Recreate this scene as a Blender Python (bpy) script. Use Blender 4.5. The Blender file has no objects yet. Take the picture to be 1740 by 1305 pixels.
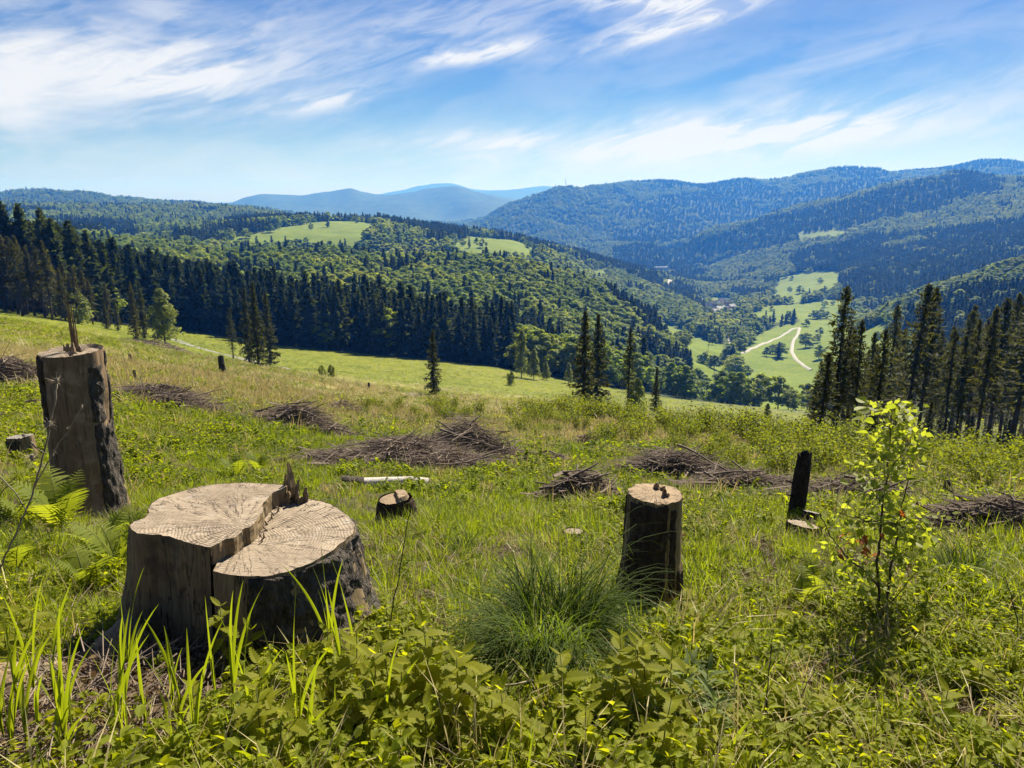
import bpy, math, random
import numpy as np
from mathutils import Vector, Matrix, Euler

# ------------------------------------------------------------------ camera, sky, sun, exposure
scene = bpy.context.scene
COL = scene.collection
rng = np.random.default_rng(11)
R_ = random.Random(5)

FPX = 1300.0                                    # focal length in pixels of the 1740 px wide photograph
PITCH = math.atan(317.5 / FPX)
CP, SP = math.cos(PITCH), math.sin(PITCH)
cam_data = bpy.data.cameras.new("camera")
cam_data.sensor_fit = 'HORIZONTAL'
cam_data.sensor_width = 36.0
cam_data.lens = 36.0 * FPX / 1740.0
cam_data.clip_start = 0.05
cam_data.clip_end = 60000.0
cam = bpy.data.objects.new("camera", cam_data)
COL.objects.link(cam)
cam.rotation_euler = (math.pi / 2 - PITCH, 0, 0)
scene.camera = cam

SUN_AZ, SUN_EL = math.radians(27.0), math.radians(46.0)
sun_dir = Vector((math.sin(SUN_AZ) * math.cos(SUN_EL), math.cos(SUN_AZ) * math.cos(SUN_EL), math.sin(SUN_EL)))
sun_data = bpy.data.lights.new("sun", 'SUN')
sun_data.energy = 5.0
sun_data.angle = math.radians(0.5)
sun_data.color = (1.0, 0.92, 0.78)
sun = bpy.data.objects.new("sun", sun_data)
COL.objects.link(sun)
sun.rotation_euler = sun_dir.to_track_quat('Z', 'Y').to_euler()
sun.location = (0, -5, 30)

scene.view_settings.view_transform = 'Standard'
scene.view_settings.look = 'None'
scene.view_settings.exposure = 1.3
scene.view_settings.gamma = 1.0
scene.view_settings.use_curve_mapping = False
cy = scene.cycles
cy.max_bounces = 4
cy.diffuse_bounces = 2
cy.glossy_bounces = 2
cy.transmission_bounces = 3
cy.volume_bounces = 0
cy.transparent_max_bounces = 4
cy.sample_clamp_indirect = 4.0
cy.use_adaptive_sampling = True
cy.adaptive_threshold = 0.012
cy.use_denoising = True
cy.denoiser = 'OPENIMAGEDENOISE'
cy.caustics_reflective = False
cy.caustics_refractive = False


class NG:
    """small helper that wires shader nodes"""
    def __init__(self, tree):
        self.t = tree
        self.n = tree.nodes
        self.l = tree.links

    def node(self, typ, **kw):
        nd = self.n.new(typ)
        for k, v in kw.items():
            setattr(nd, k, v)
        return nd

    def put(self, sock, v):
        if isinstance(v, bpy.types.NodeSocket):
            self.l.new(v, sock)
        elif v is not None:
            sock.default_value = v

    def math(self, op, a, b=None, c=None, clamp=False):
        nd = self.node('ShaderNodeMath', operation=op, use_clamp=clamp)
        self.put(nd.inputs[0], a)
        self.put(nd.inputs[1], b)
        self.put(nd.inputs[2], c)
        return nd.outputs[0]

    def mix(self, f, a, b, blend='MIX'):
        nd = self.node('ShaderNodeMix', data_type='RGBA', blend_type=blend)
        self.put(nd.inputs[0], f)
        self.put(nd.inputs[6], a)
        self.put(nd.inputs[7], b)
        return nd.outputs[2]

    def noise(self, vec, scale, detail=4.0, rough=0.55, dist=0.0, out=0):
        nd = self.node('ShaderNodeTexNoise')
        self.put(nd.inputs['Vector'], vec)
        nd.inputs['Scale'].default_value = scale
        nd.inputs['Detail'].default_value = detail
        nd.inputs['Roughness'].default_value = rough
        nd.inputs['Distortion'].default_value = dist
        return nd.outputs[out]

    def ramp(self, f, stops, interp='LINEAR'):
        nd = self.node('ShaderNodeValToRGB')
        nd.color_ramp.interpolation = interp
        el = nd.color_ramp.elements
        while len(el) < len(stops):
            el.new(0.5)
        for e, (p, c) in zip(el, stops):
            e.position = p
            e.color = (c[0], c[1], c[2], 1.0) if not isinstance(c, (int, float)) else (c, c, c, 1.0)
        self.put(nd.inputs[0], f)
        return nd.outputs[0]

    def maprange(self, v, a, b, c=0.0, d=1.0, smooth=True):
        nd = self.node('ShaderNodeMapRange', interpolation_type='SMOOTHSTEP' if smooth else 'LINEAR')
        self.put(nd.inputs[0], v)
        for i, q in enumerate((a, b, c, d)):
            nd.inputs[i + 1].default_value = q
        return nd.outputs[0]

    def combine(self, x, y, z):
        nd = self.node('ShaderNodeCombineXYZ')
        for s, v in zip(nd.inputs, (x, y, z)):
            self.put(s, v)
        return nd.outputs[0]


def px_dir(x, y):
    dx, dy = (x - 870.0) / FPX, (652.5 - y) / FPX
    v = Vector((dx, CP + dy * SP, -SP + dy * CP)).normalized()
    return math.atan2(v.x, v.y), math.asin(v.z)


def build_world():
    w = bpy.data.worlds.new("World")
    scene.world = w
    w.use_nodes = True
    g = NG(w.node_tree)
    g.n.clear()
    out = g.node('ShaderNodeOutputWorld')
    bg = g.node('ShaderNodeBackground')
    bg.inputs[1].default_value = 0.062
    sky = g.node('ShaderNodeTexSky', sky_type='NISHITA', sun_disc=False)
    sky.sun_elevation = SUN_EL
    sky.sun_rotation = SUN_AZ
    sky.altitude = 900.0
    sky.air_density = 1.0
    sky.dust_density = 0.25
    sky.ozone_density = 2.5
    tc = g.node('ShaderNodeTexCoord')
    nrm = g.node('ShaderNodeVectorMath', operation='NORMALIZE')
    g.l.new(tc.outputs['Generated'], nrm.inputs[0])
    sep = g.node('ShaderNodeSeparateXYZ')
    g.l.new(nrm.outputs[0], sep.inputs[0])
    az = g.math('ARCTAN2', sep.outputs[0], sep.outputs[1])
    el = g.math('ARCSINE', sep.outputs[2])

    # thin high cloud: fibrous noise, gathered into veils and wisps
    def fibres(ang, sx, sy, seed, scale, detail, rough, dist):
        c, s = math.cos(ang), math.sin(ang)
        a = g.math('ADD', g.math('MULTIPLY', az, c), g.math('MULTIPLY', el, s))
        b = g.math('SUBTRACT', g.math('MULTIPLY', el, c), g.math('MULTIPLY', az, s))
        v = g.combine(g.math('MULTIPLY', a, sx), g.math('MULTIPLY', b, sy), seed)
        return g.noise(v, scale, detail, rough, dist)
    f1 = fibres(math.radians(12), 1.0, 3.6, 3.1, 5.0, 7.0, 0.58, 0.9)
    f2 = fibres(math.radians(18), 1.0, 5.0, 7.7, 11.0, 6.0, 0.6, 0.5)
    f3 = fibres(math.radians(10), 1.0, 2.4, 1.3, 5.0, 7.0, 0.6, 0.5)
    wx = g.math('MULTIPLY', g.math('SUBTRACT', fibres(0.2, 1, 1, 9.0, 7.0, 3.0, 0.5, 0.0), 0.5), 0.035)
    wy = g.math('MULTIPLY', g.math('SUBTRACT', fibres(0.1, 1, 1, 4.0, 6.0, 3.0, 0.5, 0.0), 0.5), 0.022)
    azw, elw = g.math('ADD', az, wx), g.math('ADD', el, wy)

    def blob(x0, y0, x1, y1, wid, amp, src):
        a0, e0 = px_dir(x0, y0)
        a1, e1 = px_dir(x1, y1)
        ca, ce = (a0 + a1) / 2, (e0 + e1) / 2
        ang = math.atan2(e1 - e0, a1 - a0)
        ln = max(0.5 * math.hypot(a1 - a0, e1 - e0), 1e-3)
        c, s = math.cos(ang), math.sin(ang)
        da, de = g.math('SUBTRACT', azw, ca), g.math('SUBTRACT', elw, ce)
        p = g.math('DIVIDE', g.math('ADD', g.math('MULTIPLY', da, c), g.math('MULTIPLY', de, s)), ln)
        q = g.math('DIVIDE', g.math('SUBTRACT', g.math('MULTIPLY', de, c), g.math('MULTIPLY', da, s)), wid / FPX)
        d2 = g.math('ADD', g.math('MULTIPLY', p, p), g.math('MULTIPLY', q, q))
        ex = g.math('EXPONENT', g.math('MULTIPLY', d2, -0.9))
        return g.math('MULTIPLY', g.math('MULTIPLY', ex, amp), src)
    s1 = g.maprange(f1, 0.36, 0.66)
    s2 = g.maprange(f2, 0.36, 0.62, 0.22, 1.0)
    s3 = g.maprange(f3, 0.34, 0.60, 0.15, 1.0)
    clouds = [
        (-160, 130, 380, 90, 85, 0.46, s3), (-200, 40, 560, 130, 90, 0.36, s2), (-200, 170, 130, 150, 60, 0.55, s3), (240, 145, 470, 105, 34, 0.5, s2),
        (100, 30, 520, 10, 60, 0.35, s3), (450, 186, 665, 148, 13, 0.62, s2), (728, 112, 890, 72, 12, 1.25, s2),
        (560, 90, 1000, -20, 48, 0.42, s2), (960, 90, 1250, 8, 24, 0.62, s2), (1010, 6, 1240, 2, 15, 1.1, s2), (1040, 74, 1235, 14, 10, 0.6, s2),
        (980, 250, 1660, 195, 36, 0.95, s2), (1050, 240, 1500, 225, 20, 0.55, s2), (1250, 180, 1800, 110, 60, 0.42, s1),
        (640, 240, 1000, 248, 15, 0.55, s2), (660, 270, 1300, 262, 26, 0.42, s1), (300, 300, 1500, 300, 40, 0.28, s1),
    ]
    total = None
    for c in clouds:
        b = blob(*c)
        total = b if total is None else g.math('ADD', total, b)
    veil = g.math('MULTIPLY', g.maprange(g.math('MULTIPLY', f1, s3), 0.12, 0.62), 0.16)
    total = g.math('ADD', total, veil)
    total = g.math('MINIMUM', g.math('MULTIPLY', total, 1.0), 0.94)
    up = g.maprange(el, -0.02, 0.03)
    total = g.math('MULTIPLY', total, up)
    # clear mountain air: the sky itself a deeper blue
    hsv = g.node('ShaderNodeHueSaturation')
    hsv.inputs['Saturation'].default_value = 1.5
    hsv.inputs['Value'].default_value = 0.55
    hsv.inputs['Hue'].default_value = 0.514
    g.l.new(sky.outputs[0], hsv.inputs['Color'])
    col = g.mix(total, hsv.outputs[0], (6.1, 6.1, 6.1, 1.0))
    g.l.new(col, bg.inputs[0])
    g.l.new(bg.outputs[0], out.inputs[0])


build_world()

# ------------------------------------------------------------------ geometry helpers


def at(x, y, Y):
    dx, dy = (x - 870.0) / FPX, (652.5 - y) / FPX
    t = Y / (CP + dy * SP)
    return np.array((dx * t, Y, t * (-SP + dy * CP)))


def proj(X, Y, Z):
    d = np.maximum(Y * CP - Z * SP, 1e-3)
    return 870.0 + FPX * X / d, 652.5 - FPX * (Y * SP + Z * CP) / d


def tag(o, label=None, cat=None, group=None, kind=None):
    if label:
        o["label"] = label
    if cat:
        o["category"] = cat
    if group:
        o["group"] = group
    if kind:
        o["kind"] = kind
    return o


def empty(name, loc, rz=0.0, scale=1.0):
    o = bpy.data.objects.new(name, None)
    COL.objects.link(o)
    o.location = loc
    o.rotation_euler = (0, 0, rz)
    o.scale = (scale,) * 3 if isinstance(scale, (int, float)) else scale
    o.empty_display_size = 0.1
    return o


def link(name, mesh, parent=None, loc=None, rot=None, scale=None):
    o = bpy.data.objects.new(name, mesh)
    COL.objects.link(o)
    if parent is not None:
        o.parent = parent
    if loc is not None:
        o.location = loc
    if rot is not None:
        o.rotation_euler = rot
    if scale is not None:
        o.scale = (scale,) * 3 if isinstance(scale, (int, float)) else scale
    return o


class MB:
    """collects vertices and faces"""
    def __init__(self):
        self.v, self.f, self.m, self.k = [], [], [], 0

    def add(self, verts, faces, mat=0):
        verts = np.asarray(verts, float).reshape(-1, 3)
        self.v.append(verts)
        b = self.k
        self.f.extend([tuple(int(i) + b for i in f) for f in faces])
        self.m.extend([mat] * len(faces))
        self.k += len(verts)

    def tube(self, pts, rad, n=6, mat=0, cap=True):
        pts = np.asarray(pts, float)
        rad = np.broadcast_to(np.asarray(rad, float), (len(pts),))
        tan = np.gradient(pts, axis=0)
        tan /= np.linalg.norm(tan, axis=1, keepdims=True) + 1e-9
        ref = np.array((0.0, 0.0, 1.0)) if abs(tan[0][2]) < 0.9 else np.array((1.0, 0.0, 0.0))
        vs = []
        a = np.arange(n) * 2 * math.pi / n
        for p, t, r in zip(pts, tan, rad):
            x = np.cross(ref, t)
            x /= np.linalg.norm(x) + 1e-9
            y = np.cross(t, x)
            vs.append(p + r * (np.cos(a)[:, None] * x + np.sin(a)[:, None] * y))
        fs = []
        for i in range(len(pts) - 1):
            for j in range(n):
                k = (j + 1) % n
                fs.append((i * n + j, i * n + k, (i + 1) * n + k, (i + 1) * n + j))
        if cap:
            fs.append(tuple(range((len(pts) - 1) * n, len(pts) * n)))
            fs.append(tuple(reversed(range(n))))
        self.add(np.concatenate(vs), fs, mat)

    def cards(self, c, a, b, mat=0):
        """diamond leaves: centres c, half-length a, half-width b"""
        n = len(c)
        v = np.stack((c - a, c + b - 0.15 * a, c + a, c - b - 0.15 * a), 1).reshape(-1, 3)
        i = np.arange(n) * 4
        self.add(v, np.stack((i, i + 1, i + 2, i + 3), 1).tolist(), mat)

    def mesh(self, name, mats, smooth=False):
        me = bpy.data.meshes.new(name)
        v = np.concatenate(self.v) if self.v else np.zeros((0, 3))
        me.from_pydata(v.tolist(), [], self.f)
        for m in mats if isinstance(mats, (list, tuple)) else [mats]:
            me.materials.append(m)
        if len(set(self.m)) > 1:
            me.polygons.foreach_set('material_index', self.m)
        if smooth:
            me.polygons.foreach_set('use_smooth', [True] * len(self.f))
        me.update()
        return me


def unit(v):
    return v / (np.linalg.norm(v, axis=-1, keepdims=True) + 1e-9)


def hash2(ix, iy, seed):
    h = (ix.astype(np.int64) * 374761393 + iy.astype(np.int64) * 668265263 + seed * 1442695041) & 0xFFFFFFFF
    h = ((h ^ (h >> 13)) * 1274126177) & 0xFFFFFFFF
    h = h ^ (h >> 16)
    return (h & 0xFFFF) / 65535.0


def vnoise(x, y, seed=0):
    x, y = np.asarray(x, float), np.asarray(y, float)
    ix, iy = np.floor(x), np.floor(y)
    fx, fy = x - ix, y - iy
    fx, fy = fx * fx * fx * (fx * (fx * 6 - 15) + 10), fy * fy * fy * (fy * (fy * 6 - 15) + 10)
    a, b = hash2(ix, iy, seed), hash2(ix + 1, iy, seed)
    c, d = hash2(ix, iy + 1, seed), hash2(ix + 1, iy + 1, seed)
    return (a * (1 - fx) + b * fx) * (1 - fy) + (c * (1 - fx) + d * fx) * fy


def fbm(x, y, seed=0, oct=4):
    s, a, t = 0.0, 1.0, 0.0
    for o in range(oct):
        s = s + a * (vnoise(x * 2 ** o + 13.7 * o, y * 2 ** o - 7.1 * o, seed + o) - 0.5)
        t += a
        a *= 0.5
    return s / t * 2.0


def inside(px, py, poly):
    px, py = np.asarray(px, float), np.asarray(py, float)
    r = np.zeros(px.shape, bool)
    n = len(poly)
    for i in range(n):
        x0, y0 = poly[i]
        x1, y1 = poly[(i + 1) % n]
        if y0 == y1:
            continue
        c = ((y0 > py) != (y1 > py)) & (px < (x1 - x0) * (py - y0) / (y1 - y0) + x0)
        r ^= c
    return r


# ------------------------------------------------------------------ the lie of the land
# per column of the view: (row of the photograph, distance in metres, height of trees standing there)
COLS = {
    0: [(1305, 2.3), (1100, 3.4), (950, 5.3), (850, 7.6), (780, 11), (720, 14.5), (650, 24), (600, 40), (545, 95), (528, 150), (505, 200),
        (378, 320, 20), (395, 420, 16), (385, 700, 14), (368, 1100, 13), (346, 1700, 12), (352, 2300, 12), (330, 3200, 10), (345, 4500, 5), (350, 8000), (352, 14000)],
    200: [(1305, 2.33), (1100, 3.42), (950, 5.4), (850, 8.3), (780, 12.5), (720, 17), (650, 32), (600, 70), (575, 130), (556, 190), (538, 235),
          (430, 330, 20), (445, 450, 16), (420, 800), (408, 900), (396, 1050, 12), (368, 1500, 12), (346, 1950, 12), (352, 2500, 12), (334, 3300, 8), (346, 4500, 5), (348, 8000), (352, 14000)],
    435: [(1305, 2.36), (1100, 3.45), (950, 5.5), (850, 9), (780, 15), (720, 22), (660, 42), (630, 90), (615, 150), (585, 228), (562, 262),
          (478, 310, 20), (460, 450, 15), (424, 620, 14), (440, 780, 12), (408, 950), (392, 1060), (366, 1320, 13), (385, 1700, 12), (360, 2600, 10), (348, 3400, 8), (356, 6000), (352, 9500), (348, 13000)],
    620: [(1305, 2.38), (1100, 3.5), (950, 5.6), (850, 9.6), (780, 17.5), (720, 32), (680, 60), (655, 110), (625, 180), (598, 242), (575, 270),
          (512, 310, 21), (490, 400, 15), (455, 500, 14), (430, 620, 14), (450, 780, 14), (412, 950), (386, 1080), (363, 1320, 14), (395, 1800, 12), (400, 3000, 10), (366, 6000), (350, 9500), (342, 13000)],
    770: [(1305, 2.38), (720, 40), (660, 150), (612, 250), (545, 320, 18), (490, 440, 14), (450, 560, 14), (432, 640, 14), (455, 790, 14), (420, 960, 8), (398, 1130, 8), (380, 1340, 14), (410, 2000, 12), (405, 3000, 10),
          (370, 6300), (346, 9800)],
    870: [(1305, 2.38), (1100, 3.55), (950, 5.6), (850, 9.8), (780, 19), (720, 45), (695, 75), (670, 130), (642, 210), (624, 262), (610, 285),
          (572, 320, 15), (520, 410, 14), (475, 510, 14), (440, 610, 14), (475, 800, 14), (428, 1000), (412, 1150), (396, 1370, 14), (425, 2000, 12), (415, 2900, 10), (385, 3500, 8), (348, 4050, 8), (368, 5500, 5), (350, 9500)],
    1000: [(1305, 2.38), (1100, 3.55), (950, 5.6), (850, 9.8), (780, 19), (720, 47), (702, 90), (682, 150), (658, 230), (646, 275),
           (606, 350, 14), (545, 450, 14), (500, 550, 14), (474, 620, 14), (530, 850, 14), (455, 1280, 12), (428, 1460, 14), (455, 2100, 12), (430, 2800, 10), (375, 3600, 8), (326, 4250, 8), (345, 5500, 5), (345, 9000), (345, 13500)],
    1130: [(1305, 2.38), (850, 9.8), (780, 20), (722, 48), (706, 100), (692, 180), (682, 250), (672, 330), (648, 400, 14), (605, 480, 14), (568, 560, 14), (543, 620, 14), (565, 800, 14), (505, 1150, 12), (462, 1700, 12),
           (462, 2300), (428, 2900, 10), (392, 3400, 10), (352, 4000, 8), (314, 4700, 8), (345, 6000), (345, 13500)],
    1200: [(1305, 2.38), (1100, 3.55), (950, 5.6), (850, 9.8), (780, 20), (724, 48), (705, 100), (692, 190), (684, 260), (672, 440), (625, 560), (595, 680), (568, 830), (527, 1270), (503, 1600, 9), (472, 2050, 10),
           (440, 2600, 10), (405, 3200, 10), (365, 3900, 8), (316, 4700, 8), (345, 6000), (345, 13500)],
    1300: [(1305, 2.38), (1100, 3.55), (950, 5.6), (850, 9.8), (790, 20), (742, 42), (717, 100), (702, 200), (696, 260), (676, 480), (642, 600), (602, 750), (572, 890), (548, 1010), (522, 1220), (488, 1600, 10), (455, 2000, 10),
           (422, 2400, 10), (366, 2950, 13), (392, 3700, 10), (310, 4800, 8), (345, 6000), (345, 13500)],
    1400: [(1305, 2.38), (1100, 3.55), (950, 5.6), (850, 9.6), (800, 18), (762, 40), (738, 80), (722, 140), (708, 230), (690, 400), (645, 580), (602, 720), (562, 880), (532, 1130), (507, 1300), (482, 1450), (458, 1650, 10), (428, 1900, 10),
           (398, 2200, 10), (342, 2780, 13), (365, 3600, 10), (292, 4900, 8), (340, 6500), (345, 13500)],
    1560: [(1305, 2.38), (1100, 3.5), (950, 5.5), (850, 9.2), (810, 16), (782, 35), (757, 75), (747, 130), (732, 200), (640, 430, 10), (552, 600, 16), (488, 720, 16), (525, 980, 14), (458, 1300, 13), (428, 1600, 13), (388, 1900, 12),
           (352, 2300, 12), (302, 2850, 13), (340, 3600, 10), (290, 4700, 8), (340, 6500), (345, 13500)],
    1740: [(1305, 2.38), (1100, 3.45), (950, 5.4), (850, 9), (825, 14), (802, 32), (777, 62), (762, 120), (747, 190), (610, 420, 12), (525, 570, 16), (434, 740, 16), (480, 980, 14), (424, 1300, 13), (384, 1600, 13), (340, 2000, 12),
           (298, 2600, 13), (330, 3600, 10), (278, 4600, 8), (340, 6500), (345, 13500)],
}
EXTRA = [
    # the far blue mountains
    *[(x, y, 7200, 0) for x, y in ((340, 354), (385, 346), (430, 334), (475, 339), (520, 335), (560, 327), (596, 319), (640, 333), (680, 334), (720, 327), (765, 318), (800, 323), (850, 332), (900, 345), (940, 354))],
    *[(x, y + 16, 6300, 0) for x, y in ((430, 345), (560, 340), (700, 340), (800, 335), (880, 345))],
    *[(x, y, 13000, 0) for x, y in ((560, 345), (650, 331), (700, 322), (770, 314), (810, 326), (880, 323), (930, 320), (990, 330))],
    # hill with the mast and the long ridge behind the valley
    *[(x, y, 4250, 10) for x, y in ((800, 384), (840, 362), (885, 342), (930, 325), (963, 317), (1000, 324), (1040, 330))],
    *[(x, y, 4850, 10) for x, y in ((1030, 314), (1070, 309), (1110, 309), (1150, 309), (1190, 315), (1250, 305), (1290, 306), (1335, 305), (1370, 294), (1415, 285), (1480, 288), (1540, 289), (1610, 284), (1680, 272), (1740, 275))],
    *[(x, y, 6000, 0) for x, y in ((1030, 345), (1150, 345), (1300, 340), (1420, 335), (1680, 330))],
    # wooded ridge descending from the right
    *[(x, y, 2850, 15) for x, y in ((1110, 412), (1200, 390), (1300, 364), (1400, 337), (1500, 312), (1560, 300), (1620, 287), (1655, 287), (1690, 302), (1740, 306))],
    *[(x, y + 40, 3500, 10) for x, y in ((1300, 364), (1400, 337), (1500, 312), (1600, 300), (1690, 302))],
    # hills on the left
    *[(x, y, 3200, 12) for x, y in ((20, 328), (55, 323), (110, 325), (160, 330), (210, 335), (280, 343), (340, 348), (400, 351))],
    *[(x, y, 1900, 15) for x, y in ((-60, 342), (60, 344), (150, 345), (260, 346), (340, 349), (430, 352))],
    # crest of the sunny spur and the hollow behind it
    *[(x, y, 615, 14) for x, y in ((560, 424), (700, 432), (820, 434), (930, 452), (960, 460), (1040, 492), (1080, 518), (1110, 535), (1160, 575), (1185, 596))],
    *[(x, y, 800, 14) for x, y in ((560, 452), (700, 462), (930, 492), (1040, 545), (1090, 575))],
]
AP = 6.0
_cu, _cv, _ce = [], [], []


def add_ctrl(X, Y, Z):
    _cu.append(X / (Y + AP))
    _cv.append(math.log(Y + AP))
    _ce.append(Z / (Y + AP))


for cx, rows in COLS.items():
    for r in rows:
        p = at(cx, r[0], r[1])
        add_ctrl(p[0], p[1], p[2] - (max(r[2], 15 if r[1] > 1000 else 0) if len(r) > 2 else 0))
for cx, r0, r1, hh in EXTRA:
    p = at(cx, r0, r1)
    add_ctrl(p[0], p[1], p[2] - hh)
for cx, src, k in ((-420, 0, 1.03), (2160, 1740, 1.0)):
    for r in COLS[src]:
        p = at(cx, r[0] + (8 if r[1] > 300 else 0), r[1] * k)
        add_ctrl(p[0], p[1], p[2] - (max(r[2], 15 if r[1] > 1000 else 0) if len(r) > 2 else 0))
for X, Y, Z in ((0, 0, -1.38), (-1.5, 0, -1.32), (1.5, 0, -1.42), (0, -3, -0.75), (-4, -3, -0.6), (4, -3, -0.8), (-3.5, 0.5, -1.38), (3.5, 0.5, -1.6), (1.0, 1.4, -1.76), (-1.0, 1.4, -1.72)):
    add_ctrl(X, Y, Z)
_cu, _cv, _ce = map(np.array, (_cu, _cv, _ce))
KV = 1.0
CM = 0.03


def _phi(du, dv):
    return np.sqrt(du * du * 3.0 + dv * dv * KV + CM * CM)


def _solve():
    n = len(_cu)
    A = np.zeros((n + 3, n + 3))
    A[:n, :n] = _phi(_cu[:, None] - _cu, _cv[:, None] - _cv) - np.eye(n) * 2e-4
    P = np.stack((np.ones(n), _cu, _cv), 1)
    A[:n, n:] = P
    A[n:, :n] = P.T
    return np.linalg.solve(A, np.concatenate((_ce, np.zeros(3))))


_W = _solve()


def height(X, Y):
    X, Y = np.asarray(X, float), np.asarray(Y, float)
    sh = np.broadcast(X, Y).shape
    X, Y = np.broadcast_to(X, sh).ravel(), np.broadcast_to(Y, sh).ravel()
    out = np.empty(len(X))
    for i in range(0, len(X), 40000):
        x, y = X[i:i + 40000], Y[i:i + 40000]
        yy = np.maximum(y + AP, 0.5)
        u, v = x / yy, np.log(yy)
        e = _phi(u[:, None] - _cu, v[:, None] - _cv) @ _W[:-3] + _W[-3] + _W[-2] * u + _W[-1] * v
        z = e * yy
        z = z + 0.05 * fbm(x / 0.9, y / 0.9, 3, 3) * np.clip((y - 0.5) / 2, 0, 1)
        z = z + 0.16 * fbm(x / 5.0, y / 5.0, 8, 3) * np.clip((y - 5) / 15, 0, 1)
        z = z + 0.7 * fbm(x / 26.0, y / 26.0, 17, 3) * np.clip((y - 40) / 80, 0, 1)
        z = z + 6.0 * fbm(x / 120.0, y / 120.0, 21, 3) * np.clip((y - 330) / 500, 0, 1)
        gul = 1 - np.abs(fbm(x / 380.0, y / 560.0, 40, 4)) * 2.2
        z = z + 24.0 * (gul - 0.45) * np.clip((y - 1500) / 2200, 0, 1) * np.clip((5600 - y) / 1500, 0, 1)
        z = z + 16.0 * (1 - np.abs(fbm(x / 1500.0, y / 1800.0, 60, 5)) * 2.2 - 0.45) * np.clip((y - 5200) / 2500, 0, 1)
        z = z + 11.0 * fbm(x / 170.0, y / 400.0, 81, 3) * np.clip((y - 2600) / 1500, 0, 1)
        z = z + 40.0 * fbm(x / 700.0, y / 1500.0, 88, 5) * np.clip((y - 5600) / 1200, 0, 1)
        out[i:i + 40000] = z
    return out.reshape(sh)


def ground_at(px, py, Y0=1.2, Y1=6000.0, first=True):
    """the point of the ground seen at a place of the photograph"""
    Ys = np.geomspace(Y0, Y1, 700)
    dx, dy = (px - 870.0) / FPX, (652.5 - py) / FPX
    t = Ys / (CP + dy * SP)
    d = t * (-SP + dy * CP) - height(dx * t, Ys)
    s = np.where((d[:-1] > 0) & (d[1:] <= 0))[0]
    if len(s) == 0:
        i = int(np.argmin(np.abs(d)))
        Y = Ys[i]
    else:
        i = s[0]
        Y = Ys[i] + (Ys[i + 1] - Ys[i]) * d[i] / (d[i] - d[i + 1])
    X = dx * Y / (CP + dy * SP)
    return np.array((X, Y, float(height(X, Y))))


def on_ground(X, Y):
    return np.array((X, Y, float(height(X, Y))))


# ------------------------------------------------------------------ land cover
EDGE = np.array([(-900, 515), (0, 522), (100, 536), (190, 552), (320, 562), (480, 588), (620, 601), (760, 614), (870, 628), (960, 643), (1060, 662), (1130, 676), (1200, 684), (1300, 690), (1450, 700), (1740, 720), (2600, 730)], float)
NEARF = np.array([(-900, 360), (0, 372), (200, 424), (300, 445), (480, 492), (620, 524), (760, 566), (840, 602), (885, 628), (900, 660), (2600, 800)], float)
MEADOWS = [  # polygons of the photograph with a range of distances
    ([(1112, 550), (1165, 556), (1200, 580), (1230, 590), (1240, 622), (1254, 650), (1276, 680), (1192, 684), (1176, 645), (1140, 600)], 380, 1000),
    ([(1244, 606), (1266, 588), (1332, 562), (1360, 543), (1392, 525), (1425, 536), (1460, 560), (1460, 720), (1278, 700), (1256, 640)], 330, 1150),
    ([(1326, 474), (1372, 462), (1432, 462), (1426, 495), (1335, 516), (1300, 512)], 1000, 1900),
    ([(1250, 545), (1300, 522), (1400, 508), (1470, 510), (1440, 528), (1300, 552)], 900, 1600),
    ([(1268, 566), (1350, 548), (1352, 566), (1290, 590)], 800, 1200),
    ([(1424, 560), (1500, 548), (1560, 600), (1560, 700), (1440, 700)], 330, 760),
    ([(370, 416), (400, 402), (480, 386), (560, 369), (655, 367), (630, 396), (618, 430), (520, 428), (390, 428)], 740, 1290),
    ([(766, 414), (800, 397), (850, 400), (930, 416), (900, 444), (785, 446)], 800, 1330),
    ([(170, 402), (300, 402), (300, 424), (180, 424)], 560, 1050),
    ([(998, 460), (1034, 457), (1028, 474), (1002, 470)], 900, 1600),
    ([(1060, 485), (1078, 478), (1072, 495)], 900, 1600),
    ([(1350, 396), (1440, 390), (1450, 400), (1360, 410)], 1800, 2600),
    ([(790, 455), (820, 452), (815, 466)], 500, 900),
    ([(1040, 500), (1066, 497), (1060, 515)], 900, 1500),
    ([(650, 400), (700, 398), (690, 412), (655, 412)], 850, 1300),
    ([(1120, 478), (1150, 474), (1140, 492), (1120, 494)], 1500, 2500),
    ([(1180, 505), (1240, 505), (1262, 535), (1200, 545)], 900, 1700),
]
CONIFERS = [
    ([(1330, 430), (1480, 404), (1760, 368), (1900, 365), (1900, 440), (1700, 455), (1560, 476), (1370, 478)], 1000, 2400),
    ([(1080, 432), (1300, 372), (1660, 288), (1660, 330), (1500, 372), (1350, 408), (1200, 450), (1090, 450)], 2000, 3400),
    ([(1060, 392), (1180, 352), (1280, 350), (1280, 380), (1100, 420)], 3000, 4600),
    ([(380, 376), (560, 356), (760, 376), (900, 394), (1060, 434), (1240, 520), (1200, 525), (1030, 450), (880, 412), (700, 392), (560, 372), (400, 392)], 1150, 1750),
    ([(100, 372), (230, 380), (240, 402), (120, 398)], 700, 1700),
    ([(1480, 524), (1600, 496), (1900, 466), (1900, 620), (1480, 620)], 380, 700),
]


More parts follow.
